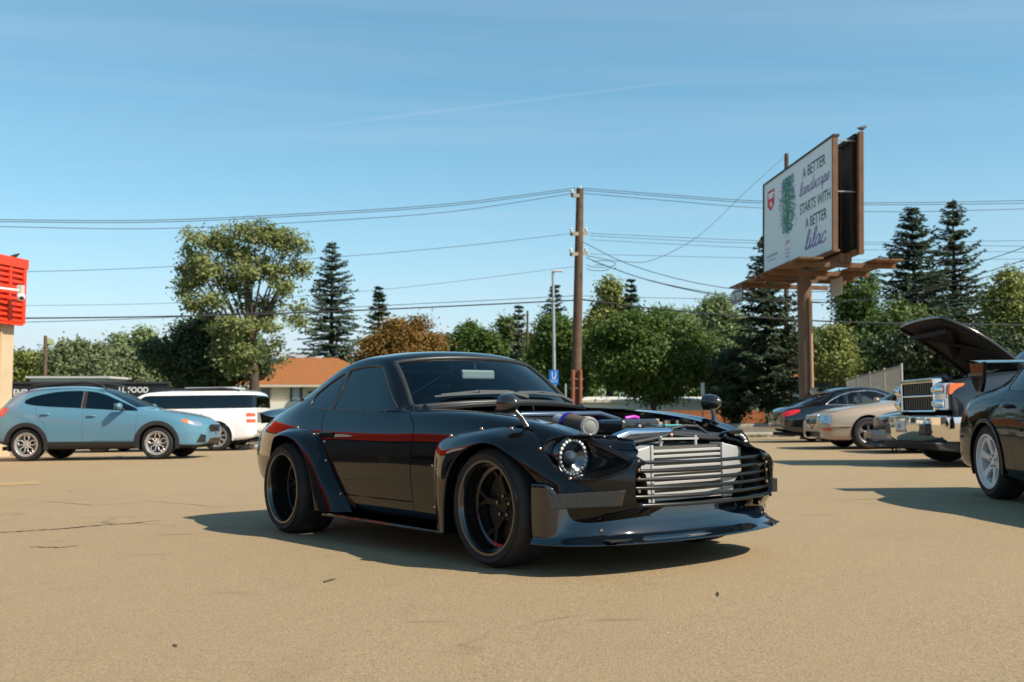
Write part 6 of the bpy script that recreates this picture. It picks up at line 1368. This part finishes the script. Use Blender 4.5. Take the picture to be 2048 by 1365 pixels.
def build_low_coupe():
    c = car_frame('low_dark_coupe', 'low dark blue-black coupe nose with bare grey bumper between gold sedan and truck', 7.72, 18.6, -1, 0)
    p = mat('blue black paint', (.008, .012, .02), .10, coat=1.)
    S = [rows(*a) for a in [(.72, .42, .70, .52, .68, .60, .62, .655, .67, .06), (.55, .30, .80, .52, .74, .68, .66, .72, .74, .05), (.2, .18, .84, .5, .77, .76, .70, .79, .81), (-.2, .17, .85, .5, .78, .80, .71, .83, .85), (-.6, .17, .85, .5, .78, .83, .71, .86, .89, .15), (-.72, .17, .85, .5, .78, .835, .69, .90, .94, .15), (-1.1, .17, .85, .5, .78, .84, .60, 1.10, 1.16, .1), (-1.4, .17, .85, .5, .78, .85, .55, 1.2, 1.25), (-1.9, .17, .85, .5, .78, .86, .54, 1.2, 1.26), (-2.4, .18, .85, .5, .78, .87, .58, 1.08, 1.15), (-2.9, .22, .84, .5, .76, .87, .62, .92, .96), (-3.3, .3, .80, .5, .72, .84, .60, .87, .89)]]
    S = capped(S, 0, .05, .56) + S + capped(S, len(S) - 1, -.04, .56)
    K = Skin(S, 8, 6, .55); arch(K, 0, .30, .33, .45); arch(K, -2.5, .30, .33, .45)
    K.cut('glass', [(-.7, .87), (-1.2, 1.12), (-1.9, 1.14), (-2.5, .95), (-2.5, .90)], 'side', lambda C, n: (np.abs(C[:, 1]) > .45) & (np.abs(n[:, 1]) > .25))
    K.cut('windshield', [(7.2, 7), (9.8, 7), (9.8, 12), (7.2, 12)], 'uv', snap=False)
    K.panel('body_shell', 'body', p, c); K.panel('windshield', 'windshield', CGLASS, c)
    for s in (1, -1):
        K.panel('side_window', 'glass', DGLASS, c, s); wheel_well(c, 0, .30, .335, .5, .8, s); wheel_well(c, -2.5, .30, .335, .5, .8, s)
    bm_ = MB(); P = []
    for y in np.linspace(-.80, .80, 21):
        x = .90 - .10 * abs(y) ** 3 / .5; P.append([(x - .12, y, .41), (x - .01, y, .405), (x, y, .39), (x + .012, y, .32), (x, y, .245), (x - .02, y, .235), (x - .12, y, .23)])
    bm_.grid(P); B = bm_.build('front_bumper', mat('primer grey', (.20, .195, .19), .45), c, smooth=40)
    for s in (1, -1):
        y = .60; MB().box((.845, s * y - .17, .265), (.895, s * y + .17, .375)).build('lamp_bezel', mat('satin lamp frame', (.5, .48, .46), .35, .6), B, bevel=.008)
        MB().box((.85, s * y - .02 - .0, .278), (.903, s * y + .15, .362)).build('turn_signal', mat('dim amber', (.45, .20, .06), .2, coat=1.), B, bevel=.006)
        MB().box((.85, s * y - .15, .278), (.903, s * y - .04, .362)).build('fog_lamp', LAMP, B, bevel=.006)
    MB().box((.60, -.70, .42), (.74, .70, .50)).build('grille_gap', BLACKM, c)
    lp = MB(); lp.prism([(.86, .20), (.92, .14), (.40, .12), (.38, .20)], -.72, .72); lp.build('torn_lip', BLACKPL, c, bevel=.004)
    for y in (.45, .60, .72): MB().beam((.80, y, .14), (.88 - .1 * y, y + .03, .045), .03, .008).build('hanging_strip', BLACKPL, c)
    MB().box((-3.2, -.6, .15), (.5, .6, .22)).build('floor_pan', BLACKM, c)
    sty = dict(n=5, spoke=[[(.14, 0, .14), (1., 0, .12)]])
    for s in (1, -1):
        for x in (0, -2.5): wheel(c, x, s * .80, .30, .20, .2, s, sty, mat('dark alloy', (.12, .12, .12), .3, .8), MATS['dark alloy'])
build_low_coupe()
def build_rear_sedan():
    c = car_frame('dark_sedan', 'dark blue-black sedan with white spoked wheel and tall boot wing at the right edge', 4.81, 6.06, -.06, -.998)
    p = mat('midnight paint', (.003, .005, .008), .05, coat=.55, spec=.02)
    S = [rows(*a) for a in [(.85, .22, .68, .45, .66, .60, .55, .64, .67, .06), (.55, .18, .83, .5, .78, .72, .68, .76, .79), (.1, .17, .86, .52, .80, .80, .72, .83, .87), (-.4, .17, .86, .54, .80, .86, .72, .89, .93), (-.7, .17, .86, .54, .80, .88, .72, .92, .96, .15), (-.82, .17, .86, .54, .80, .885, .70, .97, 1.01, .15), (-1.1, .17, .86, .54, .80, .89, .63, 1.2, 1.25, .1), (-1.35, .17, .86, .54, .80, .895, .58, 1.32, 1.37), (-1.8, .17, .86, .55, .80, .90, .57, 1.35, 1.41), (-2.05, .18, .855, .56, .80, .90, .575, 1.31, 1.38), (-2.3, .19, .853, .57, .795, .90, .60, 1.16, 1.24), (-2.55, .20, .85, .58, .785, .90, .63, 1.02, 1.08, -.05), (-2.8, .22, .84, .59, .765, .90, .65, .955, .985, -.05), (-3.1, .24, .825, .60, .74, .88, .64, .93, .95, -.03), (-3.28, .25, .80, .58, .71, .83, .61, .88, .895, -.04), (-3.34, .27, .775, .55, .69, .75, .58, .79, .80, -.05)]]
    S = capped(S, 0, .06, .45) + S + capped(S, len(S) - 1, -.05, .5)
    K = Skin(S, 8, 7, .55); sd = lambda C, n: np.abs(C[:, 1]) > .5
    arch(K, 0, .32, .345, .5); arch(K, -2.6, .32, .35, .5)
    K.cut('glass', chaikin([(-.85, .905), (-1.3, 1.22), (-1.8, 1.275), (-2.05, 1.23), (-2.22, 1.10), (-2.28, .95), (-2.2, .925)], 1), 'side', lambda C, n: (np.abs(C[:, 1]) > .5) & (np.abs(n[:, 1]) > .25))
    K.cut('windshield', [(7.2, 7), (9.8, 7), (9.8, 12), (7.2, 12)], 'uv', snap=False); K.cut('rear_glass', [(12.2, 7.2), (14.2, 7.2), (14.2, 12), (12.2, 12)], 'uv', snap=False)
    K.cut('rear_bumper', [(-2.95, .1), (-2.95, .5), (-3.0, .60), (-3.5, .58), (-3.5, .1)], 'side', lambda C, n: C[:, 0] < -2.5); K.cut('rear_door', [(-1.45, .25), (-1.45, .9), (-2.27, .92), (-2.30, .80), (-2.1, .62), (-2.0, .25)], 'side', sd, only=['body'])
    K.cut('tail_lamp', [(2.30, .66), (2.30, .84), (2.75, .86), (2.75, .66)], 'wrapr', lambda C, n: C[:, 0] < -2.9, only=['body'])
    K.panel('body_shell', 'body', p, c); K.panel('rear_bumper', 'rear_bumper', p, c); K.panel('windshield', 'windshield', CGLASS, c); K.panel('rear_glass', 'rear_glass', DGLASS, c)
    for s in (1, -1):
        d = K.panel('rear_door', 'rear_door', p, c, s); handle(d, K, -2.13, .80, s, p); K.panel('side_window', 'glass', DGLASS, c, s, off=-.004); K.panel('tail_lamp', 'tail_lamp', REDL, c, s)
        wheel_well(c, 0, .32, .35, .55, .83, s); wheel_well(c, -2.6, .32, .355, .55, .83, s); arch_trim(c, K, -2.6, .32, .345, .375, s, p, proud=.012)
        ep = MB(); ep.prism([(-3.40, 1.225), (-3.06, 1.215), (-3.10, 1.02), (-3.16, .935), (-3.26, .93), (-3.36, 1.02)], s * .60, s * .635); ep.build('wing_stand', p, c, bevel=.012)
    wg = MB(); P = []
    for y in np.linspace(-.66, .66, 9): P.append([(-3.07, y, 1.205), (-3.2, y, 1.228), (-3.41, y, 1.245), (-3.415, y, 1.232), (-3.2, y, 1.205), (-3.07, y, 1.198), (-3.07, y, 1.205)])
    wg.grid(P); wg.build('boot_wing', p, c, smooth=40)
    MB().box((-3.2, -.7, .16), (.6, .7, .22)).build('floor_pan', BLACKM, c); cabin(c, -1.2, -2.0, .34, .72)
    sty = dict(n=6, rot=PI / 2 + .2, lip=.02, face=.02, hub=.055, th=.035, hubr=.075, nutm=mat('lug steel', (.35, .33, .30), .3, 1.), spoke=[[(.16, 0, .17), (.5, 0, .12), (1., 0, .17)]])
    wm = mat('white wheel', (.74, .72, .69), .35, .05)
    for s in (1, -1):
        for x in (0, -2.6): wheel(c, x, s * .825, .325, .235, .23, s, sty, wm, wm)
build_rear_sedan()
def build_truck():
    c = car_frame('pickup_truck', 'dark pickup truck with chrome grille and bumper and its hood raised', 6.55, 14.3, -1, .0); c['category'] = 'truck'; c.location.z -= .07
    p = mat('truck dark paint', (.022, .028, .034), .14, coat=1.)
    S = [rows(*a) for a in [(.62, .55, .90, .8, .90, 1.08, .80, 1.20, 1.24, .05), (.50, .52, .96, .85, .93, 1.12, .82, 1.24, 1.28, .05), (.2, .50, 1.0, .88, .95, 1.18, .84, 1.30, 1.33), (-.2, .48, 1.01, .90, .95, 1.24, .85, 1.35, 1.38), (-.6, .46, 1.01, .90, .95, 1.28, .86, 1.38, 1.42, .05), (-.8, .46, 1.01, .90, .95, 1.30, .85, 1.40, 1.45, .15), (-.92, .46, 1.01, .90, .95, 1.31, .82, 1.46, 1.52, .15), (-1.25, .46, 1.01, .90, .95, 1.32, .75, 1.72, 1.80, .12), (-1.5, .46, 1.01, .90, .95, 1.32, .71, 1.86, 1.93, .05), (-1.9, .46, 1.01, .90, .95, 1.32, .70, 1.90, 1.97), (-3.0, .46, 1.01, .90, .95, 1.32, .70, 1.90, 1.97), (-3.3, .46, 1.01, .90, .95, 1.32, .72, 1.80, 1.86), (-3.4, .46, 1.01, .90, .95, 1.32, .85, 1.38, 1.40), (-5.2, .5, 1.0, .9, .96, 1.30, .88, 1.35, 1.36)]]
    S = S + capped(S, len(S) - 1, -.03, .9)
    K = Skin(S, 8, 6, .55); sd = lambda C, n: np.abs(C[:, 1]) > .5
    arch(K, 0, .46, .52, .5); arch(K, -3.9, .46, .52, .5)
    K.cut('hood', [(-1, 6.5), (4.5, 6.5), (4.5, 12), (-1, 12)], 'uv', snap=False); K.cut('windshield', [(5.2, 7), (7.8, 7), (7.8, 12), (5.2, 12)], 'uv', snap=False)
    K.cut('glass', [(-1.05, 1.35), (-1.45, 1.75), (-1.6, 1.80), (-3.15, 1.80), (-3.2, 1.35)], 'side', lambda C, n: (np.abs(C[:, 1]) > .5) & (np.abs(n[:, 1]) > .25) & (C[:, 2] > 1.33))
    K.cut('door', [(-.95, .5), (-.92, 1.33), (-2.05, 1.34), (-2.05, .5)], 'side', sd, only=['body'])
    K.panel('body_shell', 'body', p, c, flange=.03); K.panel('windshield', 'windshield', CGLASS, c)
    for s in (1, -1):
        d = K.panel('door', 'door', p, c, s); handle(d, K, -1.9, 1.15, s, CHROME); K.panel('side_window', 'glass', DGLASS, c, s); wheel_well(c, 0, .46, .525, .6, .98, s); wheel_well(c, -3.9, .46, .525, .6, .98, s)
        arch_trim(c, K, 0, .46, .515, .57, s, p, proud=.03, name='fender_lip')
        # stacked chrome head lamp with amber corner
        hl = MB(); hl.box((.50, s * .55, .84), (.70, s * .84, 1.21)); H = hl.build('headlight', LAMP, c, bevel=.02)
        MB().tube([(.69, s * .56, 1.02), (.70, s * .7, 1.02), (.66, s * .84, 1.02)], .018, 8).build('lamp_bar', CHROME, H, smooth=60)
        for z in (.93, 1.12):
            MB().tube([(.70, s * .57, z), (.705, s * .70, z), (.67, s * .83, z)], .062, 10).build('lamp_bowl', mat('lamp mirror', (.75, .75, .75), .08, 1.), H, smooth=60)
        am = MB(); am.prism([(.66, 1.05), (.54, 1.05), (.43, 1.20), (.64, 1.20)], s * .845, s * .90); am.build('turn_signal', AMBER, H, bevel=.01)
    g = MB(); g.box((.56, -.56, .82), (.66, .56, 1.27)); GR = g.build('grille', GRILL, c)
    for z0, z1 in ((.82, .845), (1.03, 1.055), (1.225, 1.29)):
        MB().box((.60, -.57, z0), (.735, .57, z1)).build('grille_frame', CHROME, GR, bevel=.012)
    for s in (1, -1): MB().box((.60, s * .565 - .02, .82), (.73, s * .565 + .02, 1.28)).build('grille_frame', CHROME, GR, bevel=.012)
    for z0, z1 in ((.85, 1.025), (1.06, 1.22)):
        for i in range(-6, 7): MB().box((.655, i * .082 - .024, z0), (.70, i * .082 + .024, z1)).build('grille_slat', mat('slat satin', (.06, .06, .06), .35, .6), GR, bevel=.004)
    bp_ = MB(); P = []
    bpath = [(.45, -1.005), (.55, -1.005), (.64, -.995), (.705, -.975)] + [(.97 - .24 * abs(y) ** 2.6, y) for y in np.linspace(-.94, .94, 37)] + [(.705, .975), (.64, .995), (.55, 1.005), (.45, 1.005)]
    for x, y in bpath:
        k_ = max(-1, min(1, y / .9)); iy = (abs(y) > .95) * (1 if y > 0 else -1); P.append([(x - .20 * (not iy), y - .2 * iy, .775), (x - .03 * (not iy), y - .03 * iy, .765), (x, y, .745), (x + .008 * (not iy), y + .008 * iy, .60), (x - .012 * (not iy), y - .012 * iy, .46), (x - .05 * (not iy), y - .05 * iy, .42), (x - .18 * (not iy), y - .18 * iy, .41)])
    bp_.grid(P); 
    BP = bp_.build('front_bumper', CHROME, c, smooth=40)
    for y in (.55, -.55):
        MB().box((.80, y - .20, .50), (.93 - .0, y + .20, .66)).build('fog_recess', GRILL, BP, bevel=.03)
    pl = MB(); pl.box((.976, -.17, .53), (.984, .17, .70)); PL = pl.build('licence_plate', mat('plate pale', (.66, .66, .68), .5), BP)
    for dy, h in ((-.06, .07), (.0, .07)): MB().box((.985, dy - .012, .59), (.988, dy + .012, .59 + h)).build('plate_digit', mat('plate ink', (.05, .07, .2), .5), PL)
    MB().box((.984, -.15, .545), (.987, .15, .565)).build('plate_band', mat('plate ochre', (.5, .22, .08), .5), PL)
    lv = MB(); lv.prism([(.90, .41), (.84, .30), (.4, .26), (.4, .42)], -.92, .92); lv.build('lower_valance', BLACKPL, c, bevel=.02)
    # engine bay clutter and raised hood
    e = MB(); e.box((-.6, -.75, .7), (.5, .75, 1.18)); e.build('engine_cover', BLACKM, c, bevel=.05)
    for x, y, r in ((.25, .35, .14), (.2, -.3, .16), (-.2, .1, .2), (-.3, .55, .12)): MB().ball((x, y, 1.2), r, 12, (1, 1, .6)).build('engine_part', BLACKPL, c, smooth=60)
    MB().tube([(.45, -.5, 1.26), (.3, 0, 1.32), (.45, .5, 1.26)], .04, 8).build('radiator_hose', BLACKPL, c, smooth=60)
    hd = MB(); Pu = []; 
    for t in np.linspace(0, 1, 14):
        x = -.40 + 1.03 * t; z = 1.43 + .70 * t + .06 * math.sin(PI * t); wv = .88 - .14 * t ** 3
        Pu.append([(x, y * wv, z + .03 * (1 - y * y)) for y in np.linspace(-1, 1, 13)])
    hd.grid(Pu); H = hd.build('hood', p, c, smooth=60); so = H.modifiers.new('thick', 'SOLIDIFY'); so.thickness = .03; so.offset = -1
    fr_ = MB()
    for s in (1, -1): fr_.tube([(q[0 if s < 0 else -1][0], q[0 if s < 0 else -1][1] * .92, q[0 if s < 0 else -1][2] - .06) for q in Pu], .04, 6)
    fr_.beam((.48, -.62, 1.93), (.48, .62, 1.93), .12, .05); fr_.beam((-.2, -.7, 1.60), (.46, .5, 1.92), .10, .04); fr_.beam((-.2, .7, 1.60), (.46, -.5, 1.92), .10, .04)
    fr_.build('hood_frame', BLACKM, H)
    MB().grid([[(q[0] + .02, q[1] * .95, q[2] - .045) for q in r_] for r_ in Pu]).build('hood_shade_liner', BLACKM, H, smooth=60)  # black sheet added inside the hood; its colour puts shade on the underside
    MB().box((-5.0, -.8, .35), (.4, .8, .5)).build('chassis', BLACKM, c)
    cabin(c, -1.7, -2.6, .85, .8)
    sty = dict(n=8, lip=.03, face=.04, hub=.02, spoke=[[(.14, 0, .12), (1., 0, .10)]])
    for s in (1, -1):
        for x in (0, -3.9): wheel(c, x, s * .98, .42, .26, .28, s, sty, mat('dark alloy', (.12, .12, .12), .3, .8), MATS['dark alloy'], zc=.49)
build_truck()
